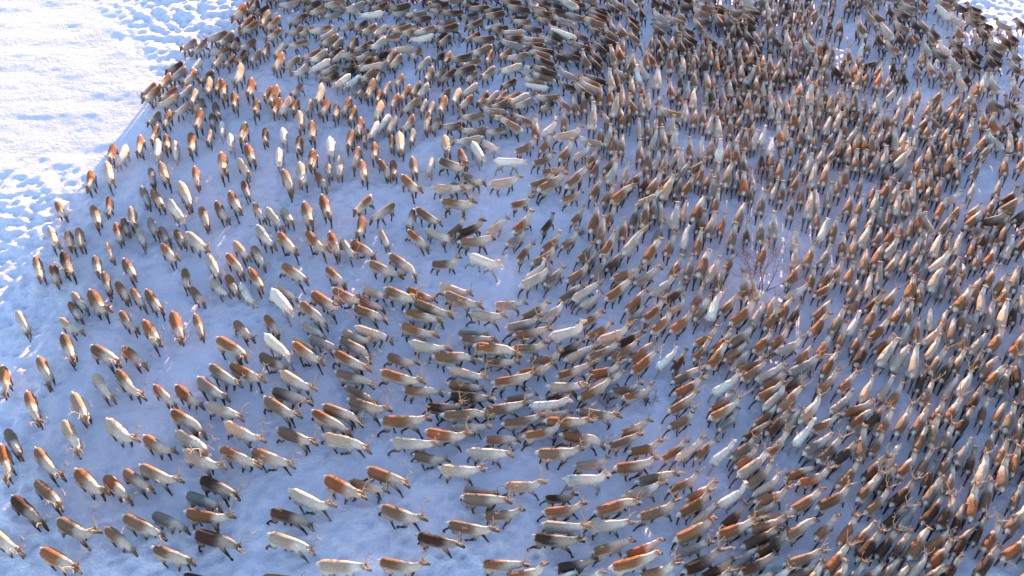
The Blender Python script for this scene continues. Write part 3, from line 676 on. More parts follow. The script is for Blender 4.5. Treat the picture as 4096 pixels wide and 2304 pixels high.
-1585 4987 -113 94 b 1 4;-1536 4953 -100 84 d 1 6;-1597 4884 -148 80 r 0 0;-1593 4788 -101 86 pa 1 1;-1532 4796 -106 78 ra 1 1;-1467 4801 -99 97 da 1 4
-1454 4938 -119 87 r 1 4;-1354 4897 -94 84 ra 1 0;-1398 4826 -103 87 g 1 0;-1281 4897 -102 83 pa 1 1;-1211 5181 -125 95 da 1 1
-1215 5083 -125 82 ba 1 6;-1153 5074 -125 83 ba 1 6;-1258 4758 -97 107 ra 1 4;-1187 4780 -122 83 ba 0 1;-1128 4700 -115 86 pa 1 4
-1177 4959 -147 80 ra 0 6;-1451 4641 -89 112 pa 1 0;-1374 4533 -87 100 ra 1 5;-1278 4503 -103 81 ra 1 4;-1239 4462 -95 104 ra 1 1
-1129 4531 -110 79 ra 1 1;-1438 4424 -78 95 r 1 1;-1316 4370 -84 97 ba 1 5;-1211 4378 -96 91 r 1 0;-1166 4379 -101 96 p 0 6;-1121 4398 -98 78 ra 1 4
-1045 4389 -89 78 pa 1 4;-999 4460 -91 112 pa 1 0;-961 4369 -94 92 ra 1 4;-902 4338 -87 88 b 1 4;-848 4376 -99 93 ra 1 1;-812 4311 -96 86 ra 1 4
-1069 4249 -77 101 pa 1 0;-1000 4164 -84 101 r 1 1;-1810 4727 -121 84 d 1 0;-1705 4757 -103 78 wa 1 0;-1778 4661 -112 90 ga 1 0
-1706 4620 -107 95 ra 1 1;-1622 4633 -113 88 d 1 0;-1596 4551 -84 96 pa 1 1;-1557 4572 -88 80 b 1 1;-1507 4500 -76 112 r 1 0;-1831 4591 -99 93 r 1 0
-1904 4537 -111 78 r 1 1;-1871 4469 -106 98 ra 1 6;-1786 4488 -118 87 r 1 0;-1708 4516 -107 80 p 1 0;-1653 4455 -88 93 p 1 0;-1775 4423 -123 87 p 1 4
-1618 4401 -102 78 b 1 1;-1691 4363 -111 83 pa 1 5;-1518 4353 -70 87 b 1 1;-1525 4274 -77 78 b 1 6;-1461 4206 -77 80 w 1 0;-1582 4252 -86 108 ra 1 5
-1747 4267 -88 94 ba 1 0;-1817 4286 -108 79 b 1 4;-1779 4142 -89 95 r 1 0;-1710 4089 -74 84 r 1 5;-1509 4138 -85 82 g 1 1;-1392 4088 -76 88 w 1 1
-1339 4148 -89 105 ra 1 0;-1233 4146 -81 83 r 1 5;-1140 4142 -77 86 w 1 1;-1052 4068 -86 89 r 1 0;-1830 4052 -80 99 r 1 6;-1578 4068 -75 106 r 1 0
-801 4098 -92 99 b 1 0;-769 4211 -93 89 ba 0 5;-730 4132 -95 81 ra 1 6;-689 4179 -101 88 wa 1 1;-681 4333 -98 97 p 0 0;-696 4467 -94 79 ra 1 1
-790 4525 -101 78 ba 1 1;-738 4501 -97 111 ba 1 4;-896 4597 -124 89 wa 1 0;-836 4600 -125 84 wa 1 6;-964 4644 -134 78 da 1 4;-765 4645 -118 90 b 1 1
-714 4649 -92 78 b 1 0;-749 4718 -156 91 pa 0 5;-877 4678 -138 81 d 1 1;-1025 4735 -128 93 w 1 5;-974 4704 -135 82 b 1 0;-1088 4841 -134 89 b 1 1
-1045 4820 -121 96 p 1 1;-970 4864 -123 80 d 1 0;-946 4831 -116 82 pa 1 1;-867 4763 -119 82 d 1 1;-870 4829 -174 89 b 0 0;-788 4823 -144 88 b 1 1
-794 4747 -114 92 d 1 1;-716 4830 -126 81 d 1 6;-1008 4973 -127 94 b 1 1;-966 4955 -113 82 ga 1 4;-879 4948 -104 90 da 1 6;-810 4902 -128 96 da 1 0
-734 4937 -118 94 pa 1 1;-802 5088 -127 88 ra 1 1;-740 5069 -121 90 p 1 0;-853 5129 -120 84 da 1 5;-933 5131 -133 78 ba 1 6;-1026 5044 -125 83 p 1 5
-1068 5086 -151 88 ra 0 0;-792 5239 -161 90 wa 1 0;-762 5316 -137 93 d 1 1;-900 5301 -134 101 ga 1 0;-1021 5348 -153 92 b 1 4;-1114 5291 -130 87 ba 1 0
-1021 5250 -153 78 ga 1 1;-1153 5329 -129 88 da 1 1;-640 5312 -154 96 da 1 0;-634 5266 -161 79 ga 1 1;-414 5348 -164 84 da 1 1;-412 5295 -177 78 ba 1 0
-332 5263 -175 87 d 1 4;-507 5207 -164 79 d 1 0;-539 5239 -164 88 b 1 6;-363 5178 -152 78 ba 1 0;-639 5129 -143 78 b 1 4;-613 5088 -147 92 ba 1 0
-557 5058 -152 89 ba 1 4;-481 5060 -145 97 b 1 0;-490 4994 -151 89 w 1 1;-356 5087 -147 96 da 1 5;-395 5009 -130 81 d 1 1;-372 4970 -120 91 da 1 1
-673 5007 -172 83 ra 0 0;-520 4858 -114 78 ra 1 1;-598 4892 -166 83 p 1 4;-657 4811 -109 92 ba 1 1;-627 4772 -111 90 ba 1 1;-398 4822 -121 78 da 1 4
-348 4801 -99 86 b 1 1;-269 4788 -152 96 da 1 1;-215 4752 -141 86 r 1 1;-473 4752 -116 89 p 0 5;-442 4649 -104 90 b 1 0;-382 4669 -107 82 b 1 4
-336 4638 -128 91 da 0 0;-246 4679 -147 94 d 0 6;-215 4639 -120 78 b 1 6;-127 4656 -120 91 b 1 0;-597 4597 -103 84 ra 1 4;-504 4519 -108 86 ba 1 0
-465 4504 -113 88 pa 1 4;-554 4478 -104 95 ra 1 5;-657 4528 -103 83 b 1 1;-605 4414 -104 87 ra 1 0;-514 4376 -122 92 b 0 1;-454 4376 -100 78 pa 1 0
-415 4347 -99 84 p 1 1;-356 4369 -100 96 r 1 1;-348 4484 -116 78 b 1 0;-287 4444 -103 94 p 1 0;-216 4506 -124 90 p 1 5;-235 4403 -119 87 r 1 1
-149 4430 -110 87 d 1 1;-99 4450 -119 83 pa 1 1;-52 4460 -117 79 b 1 4;5 4458 -142 79 r 1 0;41 4429 -137 91 pa 1 0;67 4393 -141 90 g 1 1
-51 4380 -139 92 b 1 1;-603 4222 -101 89 p 1 0;-640 4251 -108 85 w 0 1;-517 4227 -106 91 ra 1 0;-498 4138 -93 78 p 1 0;-385 4226 -107 78 r 1 1
-432 4237 -93 93 b 0 1;-594 4081 -86 79 r 1 6;-190 4276 -161 88 b 1 0;-79 4310 173 93 g 1 4;-285 4198 -166 88 d 1 0;-179 4163 -163 88 b 1 0
-72 4172 -157 79 b 1 1;2 4196 139 96 ba 0 6;65 4251 144 84 ra 1 0;-24 4257 174 88 ba 1 6;-206 4082 -160 92 p 1 1;117 4169 89 92 ra 2 6
262 4256 88 81 r 2 7;161 4056 62 81 r 2 5;271 4127 19 98 pa 2 5;408 4252 82 112 p 2 7;278 4378 121 84 ba 2 1;329 4373 102 86 r 2 2;371 4394 92 89 r 2 2
461 4462 86 94 r 1 2;512 4462 86 95 ra 2 3;529 4355 78 112 p 1 1;556 4272 85 94 ra 1 6;598 4301 84 79 ra 2 0;492 4248 111 88 b 1 4;442 4142 84 78 r 1 1
479 4121 74 90 p 2 7;623 4394 108 94 r 2 1;576 4461 86 96 p 2 3;630 4536 85 102 r 1 1;526 4601 93 103 p 1 1;565 4647 98 87 b 1 3;603 4684 144 87 b 2 1
396 4090 160 86 pa 1 4;183 4385 -133 78 d 1 0;189 4449 -172 86 b 1 0;139 4554 173 78 w 1 4;127 4593 168 82 ba 1 5;175 4622 157 91 b 1 4
191 4667 152 99 d 1 0;134 4726 -170 78 w 1 4;186 4765 145 95 d 1 2;309 4667 145 79 p 2 1;-2 4702 -142 91 p 1 5;-13 4578 -134 80 d 1 0
298 4567 152 78 d 1 4;377 4487 127 104 d 1 4;419 4555 148 86 p 2 6;425 4600 145 86 r 1 0;455 4628 152 87 d 1 5;461 4753 117 95 d 1 2
469 4839 119 87 d 2 4;405 4787 107 97 b 2 5;359 4885 133 78 d 2 0;397 4944 157 89 d 2 0;275 4834 143 78 d 1 1;329 4844 156 85 d 2 6
161 4846 157 91 b 0 6;35 4826 -150 86 ba 1 4;183 4883 167 89 d 1 0;121 4939 -174 88 d 1 1;213 4997 156 81 b 1 0;255 5036 127 89 d 0 5
302 5055 151 96 w 1 5;398 5062 134 82 d 1 7;130 4986 177 90 b 1 6;23 5020 -170 80 d 1 1;9 4930 166 92 g 1 0;-33 4854 -121 87 b 1 0
-124 4820 -102 83 r 1 0;-159 4868 -137 96 b 1 1;-150 4981 -164 93 d 0 5;-216 5005 -128 89 d 1 5;-70 4939 -121 78 d 1 0;15 5068 -166 85 p 1 0
-65 5112 -151 79 d 1 6;-104 5131 -146 79 p 1 1;126 5123 169 78 d 1 0;267 5117 156 82 ba 1 5;303 5208 160 89 g 1 0;63 5194 -168 82 b 1 4
208 5200 166 86 d 1 4;375 5269 150 88 b 0 0;484 5206 152 96 b 1 1;-95 5237 -151 96 d 1 0;-208 5140 -132 91 d 1 5;-235 5246 -150 78 d 1 1
-100 5304 -164 81 d 1 1;49 5307 168 97 d 1 1;43 5233 -177 78 d 1 6;195 5277 162 94 d 1 6;151 5337 152 87 b 2 0;281 5321 167 87 d 1 1
334 5396 136 106 p 0 2;262 5405 142 78 d 0 6;-237 5366 -175 78 d 1 1;3 5382 167 99 d 1 5;-182 5311 -163 91 d 1 0;194 5414 148 80 d 1 0
386 5422 159 87 d 2 0;498 5251 138 87 d 1 5;509 5295 143 90 d 1 2;517 5337 153 89 d 1 0;542 5371 151 80 d 2 6;597 5384 129 91 d 1 5
642 5425 126 90 b 1 0;702 5275 131 87 d 2 2;718 5450 115 93 g 1 1;579 5166 106 87 b 2 7;569 5078 131 91 b 2 3;489 5112 145 87 d 1 1
550 5021 142 89 d 1 0;635 5130 110 90 r 1 0;702 5183 116 93 da 1 4;697 5063 117 88 b 2 2;499 4927 123 92 d 1 3;532 4958 148 80 d 1 5
621 4960 89 88 b 1 1;556 4841 95 104 b 1 5;599 4870 101 99 r 1 4;620 4755 81 86 b 2 5;663 4793 92 96 r 2 3;769 5371 100 78 d 1 0;876 5327 138 88 p 2 5
881 5251 157 79 g 2 5;847 5175 120 84 d 1 6;963 5296 147 89 b 2 4;1004 5359 113 80 b 2 6;924 5463 130 93 d 2 5;859 5491 111 96 d 1 0
1017 5468 149 80 d 2 1;1061 5487 149 87 d 2 1;946 5164 91 81 ba 2 5;1016 5201 133 81 d 1 0;1020 5101 125 90 d 2 5;991 5056 125 92 d 2 0
1086 5253 106 91 b 1 3;1126 5325 164 81 d 2 5;1125 5406 137 91 b 2 2;1160 5473 126 87 r 1 0;1228 5466 150 89 d 2 1;1276 5489 120 78 d 0 0
1216 5296 106 99 da 1 2;1269 5297 102 106 da 1 3;1246 5386 157 83 r 2 5;1334 5439 119 83 b 2 1;1390 5425 136 88 r 2 0;1433 5449 159 91 d 2 6
1322 5308 132 95 d 2 2;1401 5340 114 96 d 1 5;1392 5277 121 81 d 2 1;1504 5426 84 78 r 1 3;1315 5185 95 94 d 2 3;1364 5144 108 95 d 2 2
1270 5167 84 103 da 1 7;1411 5135 99 88 g 1 7;1449 5196 81 88 b 2 6;1423 5519 146 84 p 2 1;1514 5578 54 82 b 2 0;786 5012 87 88 b 1 0
864 5030 99 84 d 1 3;830 4991 100 92 d 1 4;775 4865 111 81 r 2 0;738 4827 89 98 ba 2 1;821 4881 92 94 d 1 3;908 5028 92 88 r 1 0;917 4893 95 78 b 2 5
955 4996 98 96 d 2 2;982 4900 86 78 b 2 5;1077 5010 84 90 b 1 2;1098 4906 84 109 b 2 5;1125 5001 108 92 d 2 1;1130 5086 121 95 d 2 5
1184 5005 93 90 b 2 4;1236 5076 92 87 b 2 6;1223 4954 83 80 p 1 7;1278 5011 86 85 b 2 1;1322 5011 85 91 r 1 3;1394 5028 94 79 d 1 2
1364 4952 91 88 d 2 3;866 4813 85 96 r 2 3;934 4797 81 95 p 1 6;1026 4882 96 83 r 2 2;990 4801 77 92 b 2 1;1054 4799 83 100 da 2 5
1123 4809 84 100 ra 2 6;1168 4875 87 82 d 2 6;1212 4809 83 82 d 1 4;1266 4871 87 93 b 2 0;1316 4858 78 112 d 1 7;1391 4872 79 91 r 1 5
1347 4794 82 97 b 2 1;1293 4726 64 96 p 2 2;1248 4752 80 100 b 1 4;1174 4747 82 79 r 2 7;1205 4669 92 85 d 2 2;1170 4613 87 83 p 1 6
1243 4629 79 85 b 2 4;1307 4632 78 98 r 1 5;1350 4624 81 79 p 1 6;1380 4738 85 95 b 2 3;776 4639 82 112 pa 1 6;687 4528 83 80 r 2 2
719 4731 104 85 wa 2 1;678 4680 96 89 w 2 0;846 4559 93 86 r 2 3;903 4637 82 90 d 2 2;881 4514 85 78 b 1 5;937 4577 82 78 p 1 3;984 4659 88 95 b 1 3
951 4481 82 97 p 1 2;1046 4627 85 107 b 1 2;1092 4645 94 81 b 2 6;1068 4540 83 78 b 2 5;1017 4476 83 90 g 2 5;1116 4517 88 92 g 2 6
769 4439 84 84 r 1 2;711 4436 85 91 p 2 1;895 4358 82 88 pa 2 0;817 4349 157 95 r 2 1;760 4309 94 84 ra 1 4;1063 4403 80 80 r 2 0;1087 4351 82 78 b 2 6
1123 4416 80 78 b 1 2;1162 4427 80 86 r 1 6;1197 4499 89 87 d 2 1;1231 4443 78 112 b 1 2;1279 4431 79 91 b 2 1;1318 4442 83 79 d 2 1
934 4309 76 90 r 1 1;980 4324 80 95 r 2 0;1165 4314 64 80 r 2 4;1108 4242 80 86 b 2 2;1007 4255 76 94 pa 1 6;1216 4306 61 82 b 2 3;683 4195 84 83 b 1 5
729 4227 80 79 r 2 3;813 4232 82 89 p 2 6;808 4119 79 93 p 1 2;753 4109 85 93 r 2 5;705 4110 72 91 p 2 5;1045 4228 81 96 p 1 0;1139 4170 68 79 p 2 5
1206 4230 61 82 r 1 5;1264 4184 70 84 w 2 3;1169 4129 79 92 r 2 1;1214 4142 76 85 p 2 5;645 4208 89 80 p 2 0;672 4387 91 93 g 2 2;59 4029 36 87 b 2 4
146 3944 28 81 b 2 5;191 3869 16 80 ba 1 4;259 3986 62 96 r 2 6;334 3995 41 83 p 2 4;384 3960 63 78 r 1 3;398 3884 69 84 ba 1 1;472 3910 58 90 ra 2 6
474 3833 68 97 p 2 2;500 4063 75 88 r 2 0;542 4069 81 86 b 1 0;133 3772 29 90 ba 2 4;271 3679 30 82 r 1 0;390 3722 66 89 ra 2 1;447 3685 63 81 r 2 2
502 3685 50 99 ra 1 6;542 3837 76 89 pa 1 7;576 3795 51 88 ra 2 0;627 3780 65 85 da 1 4;668 3758 59 100 ba 2 7;735 3810 54 78 b 2 7
725 3727 63 106 p 1 4;781 3756 69 83 b 1 2;826 3756 61 89 r 2 2;625 4001 85 96 b 2 4;658 3945 81 91 b 1 6;703 3950 70 87 p 1 6;736 3919 75 93 b 2 3
790 3981 61 79 p 2 3;821 3953 77 88 p 2 4;892 3912 40 89 b 2 2;814 3864 58 90 g 1 5;880 4050 84 87 b 2 7;937 4061 82 86 p 1 5;983 4053 79 90 b 1 6
1020 4025 76 97 w 2 5;1064 4034 79 87 r 1 0;1101 4007 79 97 r 2 3;1225 3982 81 83 d 2 0;900 3846 72 89 ra 2 7;933 3814 69 78 r 2 3;944 3735 79 92 g 2 5
980 3844 75 92 p 2 5;1027 3824 73 112 ba 1 3;1072 3831 78 82 g 1 5;1099 3776 80 98 ra 1 4;1127 3724 83 78 b 2 5;1152 3813 88 79 pa 2 5
1127 3928 86 96 b 2 7;1158 3635 74 93 b 2 1;42 3476 53 99 r 2 2;16 3395 37 82 g 2 3;159 3490 60 79 d 1 2;297 3548 57 78 r 2 1;371 3490 74 109 ra 1 4
443 3536 58 87 ra 2 3;502 3452 80 85 r 1 3;556 3531 74 85 b 2 1;603 3529 76 106 ba 1 2;631 3657 32 96 p 2 6;654 3596 81 88 b 1 5;690 3576 87 78 p 2 3
742 3528 76 99 p 2 7;794 3588 78 78 p 1 7;855 3489 65 95 d 2 4;944 3633 70 94 b 2 7;901 3471 69 102 b 1 3;954 3494 71 84 ra 2 0;1041 3546 68 102 b 1 1
1060 3442 79 81 r 2 3;1119 3435 77 92 ba 1 2;988 3401 73 94 b 2 2;946 3245 64 81 b 1 2;658 3437 66 78 g 2 7;775 3399 76 91 w 1 0;827 3357 72 96 r 2 3
698 3349 65 87 ra 2 4;318 3307 53 80 b 2 3;340 3260 55 81 b 2 3;255 3389 47 79 ra 2 3;173 3366 46 85 r 2 3;135 3270 36 94 ba 2 5;49 3311 60 78 ra 1 0
100 3195 44 83 wa 2 3;174 3162 49 81 ba 1 2;443 3250 54 84 d 1 6;376 3208 54 86 g 2 5;709 3210 62 84 r 2 7;769 3212 71 83 b 2 2;483 3172 26 92 ba 1 7
572 3158 37 91 ga 2 3;864 3180 62 96 p 2 6;889 3132 69 87 b 2 6;1100 3288 66 91 r 2 1;1288 4083 76 91 w 1 7;1325 4009 66 78 r 2 5;1382 4067 76 87 r 2 0
1436 4030 64 86 r 1 7;1526 4031 65 87 p 2 7;1555 3997 57 92 ba 1 4;1622 4049 68 96 d 2 4;1667 4053 70 87 p 1 4;1684 3976 73 95 r 2 4
1721 4120 74 96 r 1 4;1798 4104 81 97 b 2 3;1730 3982 72 89 b 2 5;1771 3963 63 88 r 2 0;1830 3998 66 99 p 1 2;1905 4052 46 91 r 2 4
1909 3991 50 104 p 1 0;1874 3894 47 89 g 2 6;1808 3879 70 88 d 1 0;1976 4106 69 85 p 1 4;1975 3942 64 93 r 1 5;2050 4002 76 98 b 1 1
2094 4073 89 89 b 2 2;2060 3900 73 96 d 2 4;2112 3907 70 112 d 1 0;2160 4076 71 97 r 2 0;2180 4008 71 82 p 2 3;2149 3871 69 92 b 2 5
2214 4114 71 96 r 2 3;2254 4026 48 88 r 2 6;2349 4064 49 88 b 1 6;2246 3906 50 84 ba 2 1;2401 3936 70 87 r 2 7;2528 4094 68 91 r 1 0
2483 3952 54 86 r 1 4;2309 3771 62 84 g 1 4;2184 3762 60 78 p 1 2;2010 3736 68 96 b 2 4;2053 3691 27 84 p 2 5;1979 3602 59 95 r 1 0
2056 3604 48 81 b 2 0;2136 3609 41 78 r 1 0;2228 3636 57 79 r 2 3;2323 3687 37 96 d 2 7;2302 3619 35 109 b 1 1;2188 3532 20 95 d 2 1
2232 3509 47 80 ra 2 2;2340 3567 42 89 d 1 1;2101 3524 44 96 r 1 5;2097 3464 52 80 b 1 2;1951 3797 68 96 r 2 3;2004 3821 73 90 b 2 2
1888 3807 58 83 ra 2 0;1891 3728 72 97 p 2 7;1802 3726 61 86 p 2 6;1791 3636 67 93 pa 2 7;1836 3638 76 94 b 2 3;1767 3752 58 92 r 2 3
1705 3741 64 78 b 2 2;1689 3647 66 94 p 2 3;1685 3550 68 78 b 2 3;1658 3794 65 78 ba 2 4;1570 3644 65 90 ba 1 4;1609 3616 64 91 b 2 3
1551 3775 74 93 b 2 0;1602 3844 83 89 r 2 0;1487 3693 73 96 g 2 0;1444 3844 73 106 p 1 3;1499 3845 70 112 ba 1 3;1442 3939 70 93 p 2 5
1360 3894 70 80 b 1 6;1351 3811 61 81 r 2 5;1298 3906 71 92 r 2 7;1247 3858 78 78 g 2 1;1267 3971 78 91 r 1 1;1242 3751 67 78 pa 2 4
1271 3724 72 87 b 2 5;1365 3724 75 78 ba 2 4;1430 3679 80 83 w 1 3;1293 3610 74 83 ba 2 7;1375 3612 72 108 pa 1 7;1399 3536 74 86 b 2 7
1185 3474 79 99 p 1 7;1269 3393 76 78 pa 2 3;1402 3448 65 94 w 1 3;1451 3454 66 91 ra 2 0;1553 3495 68 89 r 1 5;1632 3509 61 79 r 2 5
1729 3558 70 78 ra 2 7;1947 3707 60 89 r 1 0;1856 3511 76 102 ra 2 0;1799 3457 68 92 b 1 6;1899 3494 96 88 p 2 5;1961 3488 52 88 b 2 6
1984 3453 53 81 b 2 7;1471 3353 71 88 r 1 6;1515 3340 72 86 b 1 3;1578 3405 59 94 p 1 5;1645 3418 57 81 b 1 2;1697 3419 57 86 r 2 3
1750 3444 68 85 b 1 3;1306 3280 66 88 ra 2 2;1372 3273 58 92 g 2 6;1245 3280 77 82 p 2 1;1205 3153 54 93 ra 1 2;1284 3134 66 84 r 2 3
1346 3151 54 79 r 2 6;1406 3181 59 87 ra 2 5;1452 3158 61 88 r 2 6;1536 3235 69 97 ba 1 7;1599 3270 62 95 b 1 7;1574 3140 70 93 g 2 4
1675 3327 51 92 pa 2 2;1646 3215 53 98 b 2 2;1712 3256 60 78 p 1 6;1753 3219 53 88 b 2 2;1782 3320 60 96 g 2 3;1847 3370 58 81 g 1 2
1778 3186 56 80 g 1 3;1877 3339 62 98 p 1 1;1941 3365 68 78 r 2 2;1983 3361 65 91 p 1 5;1856 3229 44 102 pa 2 6;1911 3199 55 87 b 2 7
1947 3182 60 78 r 1 5;2038 3332 67 81 ra 2 3;2036 3257 60 87 b 2 6;2096 3275 50 91 ra 2 2;2156 3419 60 78 b 2 2;2206 3420 62 99 da 1 2
2202 3337 55 89 p 2 6;2262 3354 50 92 d 2 3;2104 3397 58 87 d 2 3;1687 3063 62 97 ra 1 3;1833 3085 65 80 g 2 1;2056 3149 53 88 r 2 3
2084 3106 53 80 r 2 2;2146 3114 65 100 b 1 4;-1525 5390 -90 89 ba 1 5;-1424 5430 -87 97 d 1 5;-1348 5441 -156 98 r 1 1;-1255 5442 -161 100 b 1 0
-1176 5419 -129 98 da 1 1;-1122 5412 -131 98 r 1 1;-1044 5420 -154 90 p 1 5;-940 5452 -147 98 ba 1 6;-872 5449 -144 99 b 1 6;-810 5411 -131 89 r 1 1
-739 5416 -135 90 ba 1 1;-641 5471 -158 93 r 1 6;-549 5466 -169 89 r 1 6;-490 5440 -154 98 da 1 6;-432 5413 -175 90 d 1 1;-338 5402 -163 96 ba 1 0
-293 5457 -182 98 p 1 1;-177 5480 -165 94 ba 1 1;-125 5449 -174 92 r 1 5;-7 5455 169 98 p 1 0;66 5479 165 89 g 1 0;129 5497 149 99 d 1 5
236 5466 158 88 g 1 1;324 5539 128 93 b 1 5;349 5470 170 89 d 1 1;455 5482 152 92 b 1 0;561 5519 115 99 d 1 1;630 5581 133 96 da 1 6
698 5559 111 96 p 1 6;762 5544 110 92 b 1 5;858 5595 113 94 b 1 1;958 5588 109 90 g 1 6;1043 5572 143 96 d 1 5;1173 5640 133 88 b 1 0
1222 5670 123 92 g 1 5;1355 5684 139 98 g 1 6;1404 5605 144 97 p 1 6;1520 5657 62 97 g 1 5;1591 5657 46 97 g 1 0;1662 5652 89 98 d 1 5
1736 5635 76 93 r 1 5;1812 5644 78 93 d 1 5;1909 5637 77 91 ba 1 0;1969 5655 71 90 ba 1 0;2082 5638 76 97 r 1 1;2140 5695 98 94 b 1 1
2231 5664 121 90 g 1 6;2321 5665 142 93 ba 1 5;2406 5647 150 97 b 1 0;2486 5686 93 96 g 1 5;2537 5684 89 89 da 1 5;2663 5667 142 94 d 1 5
-1537 5509 -100 99 d 1 6;-1487 5529 -99 98 r 1 1;-1371 5551 -160 96 d 1 6;-1297 5535 -163 92 d 1 6;-1201 5556 -142 91 r 1 0;-1165 5524 -126 94 p 1 6
-1071 5589 -147 96 d 1 0;-959 5550 -158 97 d 1 6;-859 5534 -129 90 r 1 1;-781 5562 -148 90 g 1 1;-751 5517 -129 93 d 1 0;-656 5573 -157 88 p 1 6
-571 5577 -158 93 b 1 5;-530 5542 -172 92 b 1 5;-435 5602 -175 93 d 1 1;-330 5546 -180 98 r 1 6;-236 5528 -164 98 b 1 0;-141 5580 -182 94 b 1 5
-93 5618 165 92 ba 1 5;1 5643 168 99 r 1 6;65 5585 155 97 b 1 6;181 5578 155 99 p 1 1;230 5607 152 97 r 1 5;302 5615 152 98 g 1 0;414 5663 165 88 b 1 6
486 5667 130 89 p 1 0;557 5626 120 93 g 1 0;641 5702 106 89 ba 1 1;719 5732 117 91 g 1 1;813 5771 113 95 p 1 5;903 5755 113 97 ba 1 1
986 5773 107 92 d 1 5;1069 5713 152 93 b 1 6;1164 5770 137 89 r 1 6;1255 5811 116 91 da 1 0;1318 5788 64 97 d 1 6;1400 5834 64 95 b 1 5
1518 5822 42 91 g 1 5;1549 5767 64 97 b 1 0;1637 5788 79 90 da 1 0;1715 5771 85 94 d 1 1;1819 5860 87 96 d 1 6;1909 5799 78 95 ba 1 6
1954 5845 85 94 b 1 6;2050 5857 113 98 ba 1 1;2130 5825 117 88 b 1 0;2198 5780 101 99 g 1 1;2267 5849 110 90 p 1 6;2357 5833 98 93 g 1 1
2434 5836 91 92 b 1 0;2520 5816 100 91 p 1 0;2613 5851 125 93 g 1 5;2688 5826 122 91 ba 1 5;-1545 5676 -106 91 b 1 5;-1450 5642 -104 95 ba 1 5
-1381 5640 -155 94 d 1 0;-1302 5637 -146 99 b 1 0;-1205 5632 -149 94 da 1 0;-1152 5699 -151 89 d 1 1;-1052 5677 -154 99 ba 1 1;-961 5648 -148 94 g 1 5
-881 5655 -142 97 p 1 0;-801 5677 -132 90 g 1 0;-730 5695 -135 99 da 1 5;-637 5668 -148 94 p 1 0;-550 5734 -171 100 r 1 0;-485 5707 -156 97 r 1 1
-396 5711 -157 91 g 1 1;-354 5675 -179 91 ba 1 0;-241 5677 -170 92 b 1 1;-179 5738 -166 95 ba 1 6;-68 5730 170 88 p 1 5;18 5685 179 90 g 1 5
88 5730 137 93 r 1 5;211 5739 159 89 p 1 0;267 5773 140 95 p 1 6;367 5749 152 95 b 1 6;436 5755 150 91 g 1 6;539 5800 134 94 g 1 5
603 5808 104 93 d 1 0;686 5847 116 96 r 1 0;752 5805 117 98 b 1 0;837 5849 121 93 da 1 1;962 5909 113 100 d 1 1;1050 5860 156 92 d 1 0
1126 5869 116 98 r 1 6;1225 5909 129 88 d 1 5;1273 5973 56 97 da 1 5;1350 5908 46 98 r 1 6;1434 5949 47 99 g 1 5;1528 5989 61 97 p 1 5
1570 5919 46 99 d 1 1;1723 6001 87 93 r 1 1;1781 5973 73 99 g 1 5;1878 5993 60 96 d 1 0;1969 5973 65 89 g 1 1;2057 5995 103 92 d 1 1
2122 5924 106 97 r 1 1;2239 5966 100 91 ba 1 0;2335 5957 111 92 d 1 5;2422 5953 109 99 b 1 6;2526 5957 92 91 p 1 0;2597 6016 128 100 p 1 0
2684 6014 131 97 d 1 6;2767 5955 124 95 b 1 1;-1579 5754 -87 93 g 1 6;-1466 5797 -163 97 ba 1 5;-1391 5760 -159 92 d 1 0;-1342 5824 -160 94 b 1 5
-1242 5838 -151 95 b 1 1;-1182 5821 -163 89 b 1 6;-1079 5833 -159 88 p 1 6;-990 5840 -153 99 ba 1 5;-906 5842 -152 90 ba 1 1;-822 5787 -136 90 p 1 0
-755 5789 -148 99 p 1 5;-660 5857 -151 90 r 1 6;-584 5808 -173 100 b 1 5;-502 5785 -163 93 r 1 0;-413 5844 -161 93 b 1 5;-292 5788 -186 90 ba 1 0
-203 5825 -168 99 p 1 1;-141 5867 163 93 g 1 1;-33 5830 160 90 d 1 5;43 5865 147 92 g 1 5;121 5898 157 92 g 1 5;175 5922 145 97 d 1 6
285 5873 156 97 da 1 0;377 5906 156 91 ba 1 6;466 5913 167 92 p 1 5;499 5950 169 95 da 1 6;587 5934 119 95 d 1 6;700 6017 103 99 da 1 0
766 6035 115 94 b 1 1;862 6027 119 99 b 1 0;963 6052 122 100 d 1 6;1042 6040 145 98 b 1 0;1116 6071 128 99 b 1 0;1215 6044 47 100 b 1 5
1310 6119 46 94 p 1 5;1415 6092 63 89 da 1 0;1477 6078 58 93 d 1 1;1593 6104 54 91 b 1 1;1657 6123 49 93 d 1 0;1795 6169 70 91 b 1 5
1862 6075 79 93 b 1 5;1923 6151 68 95 d 1 1;2016 6138 110 89 b 1 1;2134 6138 121 91 ba 1 6;2196 6135 120 88 b 1 0;2304 6135 118 98 d 1 1
2379 6118 98 89 b 1 5;2449 6118 91 96 ba 1 5;2550 6119 129 99 da 1 1;2659 6159 139 94 d 1 5;2740 6117 127 92 b 1 5;2810 6139 131 96 ba 1 5
2820 4715 108 95 d 1 1;2740 4513 80 92 b 1 0;2671 4377 107 94 p 1 1;2591 4093 72 95 b 1 6;2470 3810 64 95 b 1 6;2336 3473 33 96 r 1 6
2236 3204 66 89 d 1 6;2118 2836 54 97 ra 1 1;1967 2505 67 93 b 1 1;1938 2395 68 92 d 1 1;1875 2248 67 87 d 1 1;1680 1719 29 93 b 1 1
2884 4690 117 87 b 1 5;2783 4499 86 94 p 1 0;2785 4384 96 90 d 1 5;2734 4246 88 97 p 1 6;2652 4072 62 86 p 1 1;2554 3911 51 92 b 1 6
2529 3817 50 88 r 1 1;2511 3720 30 89 r 1 6;2435 3585 33 89 r 1 6;2422 3477 46 97 d 1 5;2365 3343 61 87 g 1 0;2292 3226 62 89 r 1 1
